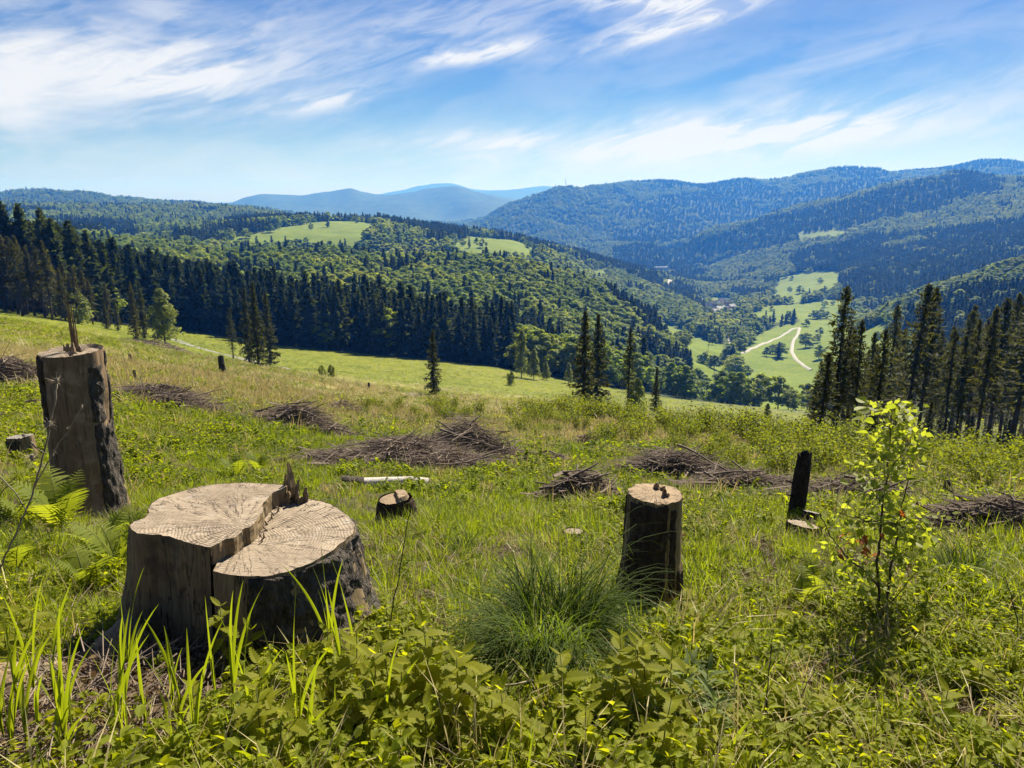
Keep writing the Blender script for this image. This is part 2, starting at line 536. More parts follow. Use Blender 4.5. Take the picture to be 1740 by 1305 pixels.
def cover(X, Y, Z):
    """0 open clearcut and meadow near by, 1 far meadow, 2 conifer forest, 3 broadleaf forest"""
    px, py = proj(X, Y, Z)
    near = (py > np.interp(px, EDGE[:, 0], EDGE[:, 1])) & (Y < 300) | (Y < 150)
    c = np.full(X.shape, 3)
    mx, my = proj(X, Y, Z + 8)
    nz = fbm(X / 90.0, Y / 90.0, 77, 3)
    c[nz > 0.42] = 2
    for poly, a, b in CONIFERS:
        c[inside(mx, my, poly) & (Y > a) & (Y < b) & (nz > -0.35)] = 2
    big = fbm(X / 340.0, Y / 420.0, 78, 3)
    c[(Y > 1900) & (px > 1040) & (big > 0.02)] = 2
    c[(Y > 1050) & (px > 1300) & (big > 0.30)] = 2
    c[(Y < 400) & (my > np.interp(mx, NEARF[:, 0], NEARF[:, 1]) + 40)] = 2
    c[(Y < 345) & (px < 870)] = 2
    jx, jy = 11 * fbm(X / 70.0, Y / 70.0, 301, 3), 5 * fbm(X / 70.0, Y / 70.0, 305, 3)
    for poly, a, b in MEADOWS:
        c[inside(px + jx, py + jy, poly) & (Y > a) & (Y < b)] = 1
    c[near] = 0
    return c


def mat_base(name):
    m = bpy.data.materials.new(name)
    m.use_nodes = True
    g = NG(m.node_tree)
    g.n.clear()
    out = g.node('ShaderNodeOutputMaterial')
    return m, g, out


def principled(g, col, rough=0.8, spec=0.3, normal=None):
    p = g.node('ShaderNodeBsdfPrincipled')
    g.put(p.inputs['Base Color'], col)
    g.put(p.inputs['Roughness'], rough)
    g.put(p.inputs['Specular IOR Level'], spec)
    if normal is not None:
        g.put(p.inputs['Normal'], normal)
    return p


def bump(g, h, strength=0.5, dist=0.02):
    b = g.node('ShaderNodeBump')
    b.inputs['Strength'].default_value = strength
    b.inputs['Distance'].default_value = dist
    g.put(b.inputs['Height'], h)
    return b.outputs[0]


def leaf_mat(name, stops, trans, tfac=0.4, rough=0.55, spec=0.25, var=0.35):
    """foliage: colour varies from plant to plant and leaf to leaf, light passes through"""
    m, g, out = mat_base(name)
    oi = g.node('ShaderNodeObjectInfo')
    geo = g.node('ShaderNodeNewGeometry')
    r = g.math('ADD', g.math('MULTIPLY', oi.outputs['Random'], 1 - var), g.math('MULTIPLY', geo.outputs['Random Per Island'], var))
    patch = g.maprange(g.noise(oi.outputs['Location'], 0.016, 4, 0.65), 0.32, 0.68)
    r = g.math('ADD', g.math('MULTIPLY', r, 0.45), g.math('MULTIPLY', patch, 0.55))
    col = g.ramp(r, stops)
    p = principled(g, col, rough, spec)
    tr = g.node('ShaderNodeBsdfTranslucent')
    tcol = g.mix(1.0, col, (*trans, 1.0), 'MULTIPLY')
    g.l.new(tcol, tr.inputs[0])
    mx = g.node('ShaderNodeMixShader')
    mx.inputs[0].default_value = tfac
    g.l.new(p.outputs[0], mx.inputs[1])
    g.l.new(tr.outputs[0], mx.inputs[2])
    g.l.new(mx.outputs[0], out.inputs[0])
    return m


M = {}
M['spruce'] = leaf_mat('spruce_needles', [(0.0, (0.015, 0.023, 0.008)), (0.55, (0.030, 0.042, 0.012)), (1.0, (0.065, 0.078, 0.018))], (1.9, 1.85, 0.8), 0.42, 0.7, 0.08)
M['spruce_near'] = leaf_mat('spruce_needles_near', [(0.0, (0.030, 0.038, 0.012)), (0.55, (0.055, 0.062, 0.018)), (1.0, (0.110, 0.090, 0.034))], (2.0, 1.8, 0.8), 0.45, 0.7, 0.08, var=0.6)
M['broadleaf'] = leaf_mat('broadleaf_foliage', [(0.0, (0.062, 0.102, 0.012)), (0.45, (0.135, 0.188, 0.016)), (1.0, (0.27, 0.285, 0.026))], (2.15, 2.1, 0.55), 0.57, spec=0.1)
M['birch'] = leaf_mat('birch_foliage', [(0.0, (0.110, 0.140, 0.016)), (1.0, (0.19, 0.21, 0.024))], (1.8, 1.8, 0.7), 0.45)
M['shrub'] = leaf_mat('shrub_foliage', [(0.0, (0.090, 0.120, 0.014)), (0.6, (0.155, 0.175, 0.020)), (1.0, (0.24, 0.22, 0.045))], (2.0, 1.9, 0.6), 0.5, 0.6, 0.12)


def simple_noise_mat(name, a, b, scale, rough=0.85, bstr=0.6, bdist=0.02, coord='Object', stretch=(1, 1, 1), detail=6):
    m, g, out = mat_base(name)
    tc = g.node('ShaderNodeTexCoord')
    mp = g.node('ShaderNodeMapping')
    mp.inputs['Scale'].default_value = stretch
    g.l.new(tc.outputs[coord], mp.inputs[0])
    n = g.noise(mp.outputs[0], scale, detail, 0.62)
    col = g.ramp(n, [(0.3, a), (0.7, b)])
    p = principled(g, col, rough, 0.2, bump(g, n, bstr, bdist))
    g.l.new(p.outputs[0], out.inputs[0])
    return m


M['trunk'] = simple_noise_mat('spruce_trunk_bark', (0.030, 0.023, 0.017), (0.075, 0.058, 0.045), 3.0, stretch=(1, 1, 0.3))
M['birch_trunk'] = simple_noise_mat('pale_trunk_bark', (0.05, 0.042, 0.035), (0.16, 0.14, 0.12), 2.0, stretch=(1, 1, 0.4))


def ground_material():
    m, g, out = mat_base('ground_cover')
    at_ = g.node('ShaderNodeAttribute', attribute_name='landcover')
    sep = g.node('ShaderNodeSeparateColor')
    g.l.new(at_.outputs['Color'], sep.inputs[0])
    tc = g.node('ShaderNodeTexCoord')
    P = tc.outputs['Object']
    n0 = g.noise(P, 6.0, 6, 0.65)
    n1 = g.noise(P, 0.30, 6, 0.62)
    n2 = g.noise(P, 0.045, 5, 0.6)
    soil = g.ramp(n0, [(0.30, (0.025, 0.020, 0.011)), (0.52, (0.062, 0.052, 0.024)), (0.72, (0.125, 0.100, 0.052))])
    mead_a = g.ramp(n1, [(0.32, (0.070, 0.092, 0.010)), (0.50, (0.135, 0.150, 0.016)), (0.70, (0.23, 0.21, 0.045))])
    mead_b = g.ramp(n2, [(0.35, (0.105, 0.135, 0.013)), (0.65, (0.17, 0.175, 0.025))])
    mead = g.mix(0.5, mead_a, mead_b)
    forest = g.ramp(n1, [(0.3, (0.022, 0.030, 0.010)), (0.7, (0.055, 0.072, 0.018))])
    dry = g.ramp(n1, [(0.35, (0.17, 0.155, 0.05)), (0.7, (0.33, 0.285, 0.12))])
    n3 = g.noise(P, 0.012, 8, 0.7)
    la = g.node('ShaderNodeAttribute', attribute_name='lush')
    lush = g.ramp(n2, [(0.35, (0.080, 0.140, 0.012)), (0.65, (0.140, 0.190, 0.020))])
    mead = g.mix(la.outputs['Fac'], mead, g.mix(0.35, lush, mead_a))
    far = g.ramp(n3, [(0.35, (0.030, 0.045, 0.016)), (0.62, (0.060, 0.085, 0.022))])
    soil = g.mix(0.8, soil, g.ramp(g.noise(P, 38.0, 5, 0.7), [(0.36, (0.016, 0.013, 0.008)), (0.5, (0.055, 0.045, 0.026)), (0.68, (0.15, 0.12, 0.075))]))
    c = g.mix(sep.outputs[0], soil, mead)
    c = g.mix(sep.outputs[1], c, forest)
    c = g.mix(sep.outputs[2], c, dry)
    c = g.mix(at_.outputs['Alpha'], c, far)
    n9 = g.noise(P, 38.0, 5, 0.7)
    hb = g.math('ADD', g.math('MULTIPLY', n9, 0.035), g.math('ADD', g.math('MULTIPLY', n0, 0.10), g.math('MULTIPLY', n1, 0.5)))
    p = principled(g, c, 0.95, 0.1, bump(g, hb, 0.7, 0.6))
    g.l.new(p.outputs[0], out.inputs[0])
    return m


M['ground'] = ground_material()


def dryness(X, Y):
    """straw-coloured old grass: a band across the clearcut, thicker on the left"""
    px, py = proj(X, Y, height(X, Y))
    band = np.exp(-((py - np.interp(px, [0, 400, 600, 900, 1200, 1740], [610, 655, 680, 715, 745, 830])) / 38.0) ** 2)
    n = fbm(X / 6.0, Y / 6.0, 91, 3)
    return np.clip(band * (0.55 + 0.9 * n) * np.interp(px, [0, 700, 1100, 1300, 1740], [1.0, 0.95, 0.8, 0.3, 0.25]) * 1.4, 0, 1) * (Y < 140) * (Y > 8)


def build_ground():
    vs = np.concatenate((np.linspace(math.log(1.0), math.log(40), 130)[:-1], np.linspace(math.log(40), math.log(230), 90)[:-1],
                         np.linspace(math.log(230), math.log(5200), 330)[:-1], np.linspace(math.log(5200), math.log(15500), 60)))
    us = np.linspace(-1.15, 1.15, 380)
    U, V = np.meshgrid(us, vs)
    Y = np.exp(V) - AP
    X = U * (Y + AP)
    Z = height(X, Y)
    nv, nu = U.shape
    co = np.stack((X, Y, Z), -1).reshape(-1, 3)
    i = np.arange(nv * nu).reshape(nv, nu)
    f = np.stack((i[:-1, :-1], i[:-1, 1:], i[1:, 1:], i[1:, :-1]), -1).reshape(-1, 4)
    me = bpy.data.meshes.new('ground')
    me.vertices.add(len(co))
    me.vertices.foreach_set('co', co.ravel())
    me.loops.add(f.size)
    me.loops.foreach_set('vertex_index', f.ravel().astype(np.int32))
    me.polygons.add(len(f))
    me.polygons.foreach_set('loop_start', np.arange(len(f), dtype=np.int32) * 4)
    me.polygons.foreach_set('use_smooth', np.ones(len(f), bool))
    me.materials.append(M['ground'])
    me.update(calc_edges=True)
    x, y, z = co.T
    c = cover(x, y, z)
    col = np.zeros((len(co), 4))
    col[:, 0] = np.where(c == 1, 1.0, np.clip((y - 30) / 60, 0, 1))
    col[:, 1] = (c >= 2) * 1.0
    col[:, 2] = dryness(x, y) * 0.8
    col[:, 3] = np.clip((y - 4200) / 800, 0, 1)
    a = me.attributes.new('landcover', 'FLOAT_COLOR', 'POINT')
    a.data.foreach_set('color', col.ravel())
    lu = me.attributes.new('lush', 'FLOAT', 'POINT')
    lu.data.foreach_set('value', np.clip((y - 250) / 200, 0, 1))
    o = link('ground', me)
    tag(o, 'grassy clearcut slope falling to a green valley between wooded hills', None, None, 'structure')
    return o


build_ground()


def build_haze():
    m = bpy.data.materials.new('valley_haze')
    m.use_nodes = True
    g = NG(m.node_tree)
    g.n.clear()
    out = g.node('ShaderNodeOutputMaterial')
    v = g.node('ShaderNodeVolumePrincipled')
    v.inputs['Color'].default_value = (0.05, 0.28, 1.0, 1.0)
    v.inputs['Absorption Color'].default_value = (0.85, 0.85, 0.85, 1.0)
    v.inputs['Density'].default_value = 1.5e-4
    v.inputs['Anisotropy'].default_value = 0.15
    g.l.new(v.outputs[0], out.inputs['Volume'])
    mb = MB()
    x, y0, y1, z0, z1 = 24000, -60, 15700, -278, 262
    mb.add([(-x, y0, z0), (x, y0, z0), (x, y1, z0), (-x, y1, z0), (-x, y0, z1), (x, y0, z1), (x, y1, z1), (-x, y1, z1)],
           [(0, 3, 2, 1), (4, 5, 6, 7), (0, 1, 5, 4), (1, 2, 6, 5), (2, 3, 7, 6), (3, 0, 4, 7)])
    o = link('haze', mb.mesh('haze', m))
    tag(o, 'thin blue haze hanging over the valley and far hills', None, None, 'stuff')


build_haze()

# ------------------------------------------------------------------ scattering
def src_collection(name, meshes):
    c = bpy.data.collections.new(name)
    for i, me in enumerate(meshes):
        c.objects.link(bpy.data.objects.new("%s_%02d" % (name, i), me))
    return c


def scatter(name, pts, rot, scl, idx, coll, label, cat=None, mat=None):
    pts = np.asarray(pts, float)
    me = bpy.data.meshes.new(name)
    me.vertices.add(len(pts))
    me.vertices.foreach_set('co', pts.ravel())
    for nm, typ, dat, key in (('spin', 'FLOAT_VECTOR', rot, 'vector'), ('size', 'FLOAT_VECTOR', scl, 'vector'), ('pick', 'INT', idx, 'value')):
        a = me.attributes.new(nm, typ, 'POINT')
        a.data.foreach_set(key, np.asarray(dat).ravel())
    me.update()
    o = link(name, me)
    ng = bpy.data.node_groups.new(name + '_scatter', 'GeometryNodeTree')
    ng.interface.new_socket('Geometry', in_out='INPUT', socket_type='NodeSocketGeometry')
    ng.interface.new_socket('Geometry', in_out='OUTPUT', socket_type='NodeSocketGeometry')
    N, L = ng.nodes, ng.links
    gi, go = N.new('NodeGroupInput'), N.new('NodeGroupOutput')
    ci = N.new('GeometryNodeCollectionInfo')
    ci.inputs['Collection'].default_value = coll
    ci.inputs['Separate Children'].default_value = True
    ci.inputs['Reset Children'].default_value = True
    ip = N.new('GeometryNodeInstanceOnPoints')
    ip.inputs['Pick Instance'].default_value = True

    def attr(nm, typ):
        q = N.new('GeometryNodeInputNamedAttribute')
        q.data_type = typ
        q.inputs['Name'].default_value = nm
        return q.outputs['Attribute']
    L.new(gi.outputs[0], ip.inputs['Points'])
    L.new(ci.outputs[0], ip.inputs['Instance'])
    L.new(attr('pick', 'INT'), ip.inputs['Instance Index'])
    L.new(attr('spin', 'FLOAT_VECTOR'), ip.inputs['Rotation'])
    L.new(attr('size', 'FLOAT_VECTOR'), ip.inputs['Scale'])
    L.new(ip.outputs[0], go.inputs[0])
    md = o.modifiers.new('scatter', 'NODES')
    md.node_group = ng
    tag(o, label, cat, None, 'stuff')
    return o


# ------------------------------------------------------------------ trees
def spruce(seed, h, c0, R, nb, ns, card, hang=0.35, droop=0.4, twigs=0, mat='spruce', power=0.8, aspect=0.42, low=0.0):
    """returns (crown mesh, trunk mesh)"""
    r = np.random.default_rng(seed)
    mb, tb = MB(), MB()
    lean = r.normal(0, 0.006, 2) * h
    zz = np.linspace(0, 1, 7)
    pts = np.stack((lean[0] * zz ** 2, lean[1] * zz ** 2, zz * h * 0.985), 1)
    tb.tube(pts, (h * 0.0115 + 0.02) * (1 - zz * 0.93) * (1 + 0.35 * np.exp(-zz * 30)), 7)
    C, A, B = [], [], []
    azs = r.random() * 6.28
    for i in range(nb):
        t = c0 + (1 - c0) * ((i + r.random() * 0.9) / nb) ** 0.92
        rel = (t - c0) / (1 - c0)
        L = R * ((1 - rel) ** power * r.uniform(0.62, 1.12) + 0.035)
        if rel < 0.12:
            L *= r.uniform(0.35, 1.0)
        if low and rel < low and r.random() > 0.25 + 0.75 * rel / low:
            continue
        azs += 2.4 + r.normal(0, 0.5)
        o = np.array((lean[0] * t * t, lean[1] * t * t, t * h))
        d = np.array((math.cos(azs), math.sin(azs), 0))
        side = np.array((-d[1], d[0], 0))
        dr = droop * (1.15 - rel) + r.normal(0, 0.07)
        if rel > 0.85:
            dr -= 0.5
        s = (np.arange(ns) + r.random(ns) * 0.8 + 0.35) / ns
        p = o + d * (L * s)[:, None]
        p[:, 2] += -dr * L * s + 0.28 * L * s * s
        p += side * r.normal(0, 0.10, ns)[:, None] * L * s[:, None]
        sz = card * (0.65 + 0.7 * r.random(ns)) * np.clip(L / R + 0.35, 0.35, 1.1)
        tan = d * 1.0 + np.array((0, 0, -dr + 0.3))
        a = unit(tan + r.normal(0, 0.35, (ns, 3)))
        b = unit(np.cross(a, r.normal(0, 0.5, (ns, 3)) + np.array((0, 0, 1.0))))
        C.append(p); A.append(a * sz[:, None]); B.append(b * (sz * aspect)[:, None])
        k = max(1, int(ns * hang * 2))
        q = p[r.integers(0, ns, k)] + r.normal(0, 0.08, (k, 3)) * L
        a = unit(np.array((0, 0, -1.0)) + r.normal(0, 0.45, (k, 3)))
        b = unit(np.cross(a, r.normal(0, 1, (k, 3))))
        sz = card * r.uniform(0.45, 0.85, k)
        q[:, 2] -= sz * 0.5
        C.append(q); A.append(a * sz[:, None]); B.append(b * (sz * aspect * 0.85)[:, None])
    mb.cards(np.concatenate(C), np.concatenate(A), np.concatenate(B))
    for i in range(twigs):
        t = r.uniform(0.10, c0 + 0.25)
        az = r.random() * 6.28
        L = R * r.uniform(0.25, 0.75)
        o = np.array((lean[0] * t * t, lean[1] * t * t, t * h))
        d = np.array((math.cos(az), math.sin(az), -r.uniform(0.0, 0.5)))
        tb.tube([o, o + d * L * 0.6, o + d * L + np.array((0, 0, -0.12 * L))], [0.03, 0.018, 0.006], 3, 0, False)
        for k in range(3):
            q = o + d * L * r.uniform(0.4, 1.0)
            e = unit(d + r.normal(0, 0.6, 3)) * L * 0.35
            tb.tube([q, q + e], [0.012, 0.004], 3, 0, False)
    return mb.mesh('spruce_crown', M[mat]), tb.mesh('spruce_trunk', M['trunk'], True)


def broadleaf(seed, h, R, base, nl, n, card, mat='broadleaf', trunk='birch_trunk', cone=0.0):
    r = np.random.default_rng(seed)
    mb, tb = MB(), MB()
    zz = np.linspace(0, 1, 6)
    bend = r.normal(0, 0.04, 2) * h
    tb.tube(np.stack((bend[0] * zz ** 2, bend[1] * zz ** 2, zz * h * 0.86), 1), (h * 0.014 + 0.02) * (1 - 0.88 * zz), 6)
    C, A, B = [], [], []
    cz0, cz1 = base * h, h
    for i in range(nl):
        t = (i + r.random()) / nl
        prof = math.sqrt(max(0.02, 1 - (2 * t - 0.85) ** 2 / 1.4)) * (1 - cone * t)
        az = i * 2.4 + r.normal(0, 0.5)
        rr = R * prof * r.uniform(0.30, 0.78) * (1.0 if t < 0.9 else 0.3)
        c = np.array((math.cos(az) * rr, math.sin(az) * rr, cz0 + (cz1 - cz0) * (0.08 + 0.84 * t)))
        lr = R * r.uniform(0.30, 0.50) * (1 - 0.45 * t)
        k = n // nl
        nn = unit(r.normal(0, 1, (k, 3)))
        nn[:, 2] = np.where(nn[:, 2] < -0.55, -nn[:, 2], nn[:, 2])
        p = c + nn * lr * (r.random(k) ** 0.35)[:, None] * np.array((1, 1, 0.85))
        nor = unit(nn * 0.8 + r.normal(0, 0.5, (k, 3)) + np.array((0, 0, 0.65)))
        a = unit(np.cross(nor, r.normal(0, 1, (k, 3))))
        b = np.cross(nor, a)
        sz = card * r.uniform(0.6, 1.25, k)
        C.append(p); A.append(a * sz[:, None]); B.append(b * (sz * 0.62)[:, None])
        s = r.uniform(0.15, 0.7)
        o = np.array((bend[0] * s * s, bend[1] * s * s, s * h * 0.86))
        tb.tube([o, (o + c) / 2 + np.array((0, 0, 0.05 * h)), c], [h * 0.006, h * 0.004, h * 0.0015], 4, 0, False)
    mb.cards(np.concatenate(C), np.concatenate(A), np.concatenate(B))
    return mb.mesh('tree_crown', M[mat]), tb.mesh('tree_trunk', M[trunk], True)


def joined(c, t, name):
    """crown and trunk as one mesh for the far masses"""
    mb = MB()
    for me, mi in ((c, 0), (t, 1)):
        v = np.empty(len(me.vertices) * 3)
        me.vertices.foreach_get('co', v)
        mb.add(v.reshape(-1, 3), [tuple(p.vertices) for p in me.polygons], mi)
    return mb.mesh(name, [c.materials[0], t.materials[0]])


def plant_tree(name, meshes, loc, rz, sc, label, cat='tree', group=None):
    e = empty(name, loc, rz, sc)
    tag(e, label, cat, group)
    link('trunk', meshes[1], e)
    link('crown', meshes[0], e)
    return e


# unit shapes: 20 m spruces, 15 m broadleaves
FOREST_SPRUCE = [spruce(100 + i, 20, 0.12, 3.1 + 0.3 * (i % 3), 84, 5, 1.25, 0.35, 0.38) for i in range(4)]
FAR_SPRUCE = [joined(*spruce(140 + i, 20, 0.08, 3.3, 40, 3, 2.0, 0.3, 0.35), 'far_conifer') for i in range(3)]
FOREST_BROAD = [broadleaf(200 + i, 15, 4.6 + 0.5 * (i % 3), 0.16, 20, 1900, 0.50, cone=0.12 * (i % 2)) for i in range(4)]
FAR_BROAD = [joined(*broadleaf(240 + i, 14, 5.0, 0.10, 12, 420, 0.98, cone=0.1), 'far_broadleaf') for i in range(4)]
TALL_SPRUCE = [spruce(300 + i, 20, (0.24, 0.18, 0.28, 0.21, 0.32)[i], (2.9, 3.4, 2.6, 3.1, 2.5)[i], 125, 10, 0.50, 0.5, 0.45, 70, 'spruce_near', 0.70, 0.25, 0.40) for i in range(5)]
FULL_SPRUCE = [spruce(330 + i, 20, 0.04, 3.4, 130, 9, 0.66, 0.45, 0.40, 10, 'spruce_near', 0.8, 0.32) for i in range(3)]
BIRCH = [broadleaf(360 + i, 15, 4.2, 0.03, 34, 4200, 0.30, 'birch', cone=0.5) for i in range(3)]
BUSH = [broadleaf(380 + i, 5, 3.2, 0.0, 26, 3000, 0.20, 'birch') for i in range(2)]

# sight lines over the land, with the canopy standing on it
def horizon_table():
    a = np.linspace(-0.86, 0.86, 300)
    Ys = np.geomspace(3, 5400, 420)
    A, YY = np.meshgrid(a, Ys)
    X = A * YY
    Z = height(X, YY)
    c = cover(X.ravel(), YY.ravel(), Z.ravel()).reshape(X.shape)
    e = (Z + np.where(c >= 2, 9.0, 0.0)) / YY
    run = np.maximum.accumulate(e, axis=0)
    run = np.vstack((np.full((1, len(a)), -9.0), run[:-1]))
    return a, Ys, run


HA, HY, HRUN = horizon_table()


def seen(X, Y, top):
    ai = np.clip(np.round((X / Y - HA[0]) / (HA[1] - HA[0])).astype(int), 0, len(HA) - 1)
    yi = np.clip(np.searchsorted(HY, Y * 0.97) - 1, 0, len(HY) - 1)
    return top / Y - HRUN[yi, ai]


ROAD_PX = [(1378, 629), (1366, 622), (1352, 610), (1345, 598), (1347, 582), (1356, 567), (1359, 557), (1347, 559), (1330, 570), (1310, 579), (1290, 587), (1271, 596), (1258, 601), (1246, 597), (1241, 584), (1236, 566)]


def forest():
    con, bro = [], []
    for Y0, Y1, s in ((150, 420, 4.6), (420, 950, 5.6), (950, 2000, 8.6), (2000, 3300, 13.5), (3300, 5300, 20.0)):
        xs = np.arange(-0.84 * Y1, 0.84 * Y1, s)
        ys = np.arange(Y0, Y1, s)
        X, Y = np.meshgrid(xs, ys)
        X = (X + rng.uniform(-0.45, 0.45, X.shape) * s).ravel()
        Y = (Y + rng.uniform(-0.45, 0.45, Y.shape) * s).ravel()
        k = (np.abs(X / Y) < 0.82) & (Y > Y0)
        X, Y = X[k], Y[k]
        Z = height(X, Y)
        c = cover(X, Y, Z)
        k = c >= 2
        # a few trees stand loose in the far meadows
        loose = (c == 1) & (rng.random(len(X)) < np.where(fbm(X / 40.0, Y / 40.0, 55, 2) > 0.30, 0.05, 0.006))
        k |= loose
        # the strip behind the crest on the right is open scrub
        px, py = proj(X, Y, Z)
        k &= ~((px > 1085) & (Y < 470) & (rng.random(len(X)) > np.where(Y < 400, 0.10, 0.3)))
        k &= ~((px > 1096) & (px < 1148) & (py > 459) & (py < 469) & (Y > 1350) & (Y < 2420))
        for (x0, y0), (x1, y1) in zip(ROAD_PX[:-1], ROAD_PX[1:]):
            t = np.clip(((px - x0) * (x1 - x0) + (py - y0) * (y1 - y0)) / ((x1 - x0) ** 2 + (y1 - y0) ** 2), 0, 1)
            dd = np.hypot(px - x0 - t * (x1 - x0), (py - y0 - t * (y1 - y0)) * 1.0)
            k &= ~((Y > 350) & (Y < 1400) & (dd < 4 + 11 * (py > y0 + t * (y1 - y0))))
        X, Y, Z, c = X[k], Y[k], Z[k], c[k]
        mixed = rng.random(len(X))
        kind = np.where(c == 2, np.where(mixed < 0.93, 2, 3), np.where(mixed < 0.93, 3, 2))
        hgt = np.where(kind == 2, rng.uniform(0.78, 1.12, len(X)) * np.where(Y < 420, 21, 18), (0.55 + 0.65 * rng.random(len(X)) ** 0.8) * 13.5)
        vis = seen(X, Y, Z + hgt) > -0.002
        for kk, store in ((2, con), (3, bro)):
            q = vis & (kind == kk)
            store.append(np.stack((X[q], Y[q], Z[q], hgt[q]), 1))
    con, bro = np.concatenate(con), np.concatenate(bro)

    def split(arr, n):
        sc = arr[:, 3] / arr[:, 1]
        fr = np.abs(arr[:, 0] / arr[:, 1]) < 0.70
        over = seen(arr[:, 0], arr[:, 1], arr[:, 2] + arr[:, 3]) > 0.012
        order = np.argsort(-(sc * (fr & over)))
        return arr[order[:n]], arr[order[n:]]
    c1, c2 = split(con, 185)
    b1, b2 = split(bro, 290)
    for i, (x, y, z, h) in enumerate(c1):
        m = FOREST_SPRUCE[i % 4]
        plant_tree('spruce_tree', m, (x, y, z - 0.3), R_.random() * 6.28, h / 20.0 * R_.uniform(0.95, 1.05), 'dark spruce in the dense conifer wood bordering the sloping meadow', 'tree', 'spruces of the near conifer wood')
    for i, (x, y, z, h) in enumerate(b1):
        m = FOREST_BROAD[i % 4]
        plant_tree('broadleaf_tree', m, (x, y, z - 0.3), R_.random() * 6.28, (h / 15.0 * R_.uniform(1.15, 1.6),) * 2 + (h / 15.0,), 'rounded green broadleaf tree on the wooded spur beyond the spruces', 'tree', 'broadleaf trees of the wooded spur')
    near_c, near_b = c2[:, 1] < 700, b2[:, 1] < 800
    cc = src_collection('far_conifer', [joined(*m, 'mid_conifer') for m in FOREST_SPRUCE] + FAR_SPRUCE)
    bc = src_collection('far_broadleaf', [joined(*m, 'mid_broadleaf') for m in FOREST_BROAD] + FAR_BROAD)
    for arr, near, coll, nn, nf, unit_h, nm, lab in ((c2, near_c, cc, 4, 3, 20.0, 'conifer_forest', 'dark conifer forest covering the far hillsides and ridges'),
                                                   (b2, near_b, bc, 4, 4, 14.5, 'broadleaf_forest', 'light green broadleaf forest spread over the hills and valley sides')):
        n = len(arr)
        pick = np.where(near, rng.integers(0, nn, n), nn + rng.integers(0, nf, n))
        s = arr[:, 3] / unit_h
        wide = s * rng.uniform(0.9, 1.25, n) * np.interp(arr[:, 1], [400, 1500, 5000], [1.05, 1.25, 2.1]) * (1.42 if nm == 'broadleaf_forest' else 1.0)
        rot = np.zeros((n, 3)); rot[:, 2] = rng.random(n) * 6.28
        scatter(nm, arr[:, :3] - np.array((0, 0, 0.4)), rot, np.stack((wide, wide, s), 1), pick, coll, lab)


forest()

# ------------------------------------------------------------------ roads, village, mast, poles
M['asphalt'] = simple_noise_mat('pale_asphalt', (0.16, 0.155, 0.15), (0.24, 0.235, 0.22), 1.5, bstr=0.2)
M['gravel'] = simple_noise_mat('gravel_road', (0.24, 0.23, 0.20), (0.36, 0.345, 0.31), 0.8, bstr=0.2)
M['plaster'] = simple_noise_mat('house_plaster', (0.42, 0.40, 0.36), (0.62, 0.60, 0.56), 0.3, bstr=0.05)
M['white_wall'] = simple_noise_mat('white_wall', (0.62, 0.62, 0.62), (0.78, 0.78, 0.78), 0.1, bstr=0.05)
M['roof_a'] = simple_noise_mat('brown_roof_tiles', (0.07, 0.045, 0.035), (0.13, 0.085, 0.06), 1.0, bstr=0.2)
M['roof_b'] = simple_noise_mat('grey_sheet_roof', (0.17, 0.17, 0.18), (0.30, 0.30, 0.31), 0.7, 0.5, bstr=0.1)
M['steel'] = simple_noise_mat('galvanised_steel', (0.20, 0.20, 0.21), (0.30, 0.30, 0.31), 2.0, 0.5, bstr=0.1)
M['pole_wood'] = simple_noise_mat('tarred_pole_wood', (0.06, 0.05, 0.04), (0.12, 0.10, 0.08), 2.0, bstr=0.2)


def ribbon(name, pts, w, mat, lift, label, shoulder=0.0):
    P = np.array([p[:2] for p in pts])
    seg = np.concatenate(((0,), np.cumsum(np.linalg.norm(np.diff(P, axis=0), axis=1))))
    n = max(24, int(seg[-1] / (w * 0.8)))
    s = np.linspace(0, seg[-1], n)
    Q = np.stack((np.interp(s, seg, P[:, 0]), np.interp(s, seg, P[:, 1])), 1)
    for _ in range(6):
        Q[1:-1] = (Q[:-2] + 2 * Q[1:-1] + Q[2:]) / 4
    T = unit(np.gradient(Q, axis=0))
    N = np.stack((-T[:, 1], T[:, 0]), 1)
    mb = MB()
    cols = np.linspace(-1, 1, 5)
    wob = 1 + 0.08 * fbm(s / (w * 3), s * 0, 5, 2)
    vs = []
    for c in cols:
        xy = Q + N * (c * w / 2 * wob)[:, None]
        vs.append(np.column_stack((xy, height(xy[:, 0], xy[:, 1]) + lift - (0.04 + lift) * (abs(c) == 1))))
    V = np.stack(vs, 1).reshape(-1, 3)
    k = len(cols)
    mb.add(V, [(i * k + j, (i + 1) * k + j, (i + 1) * k + j + 1, i * k + j + 1) for i in range(n - 1) for j in range(k - 1)])
    o = link(name, mb.mesh(name, mat, True))
    tag(o, label, None, None, 'structure')
    return o


def px_path(pts, a, b):
    return [ground_at(x, y, a, b) for x, y in pts]


ribbon('forest_road', px_path([(296, 577), (330, 590), (365, 598), (400, 606), (440, 617), (480, 627), (540, 640), (600, 650), (660, 661), (730, 676)], 25, 300), 4.4, M['asphalt'], 0.10, 'narrow pale asphalt road crossing the slope below the spruces')
ribbon('valley_road', px_path(ROAD_PX, 350, 1400), 3.6, M['gravel'], 0.7, 'pale gravel road bending through the valley meadows')
ribbon('upper_road', px_path([(1124, 491), (1131, 486), (1138, 481), (1144, 475)], 1200, 2800), 9.0, M['gravel'], 1.2, 'short pale stretch of road beyond the village')

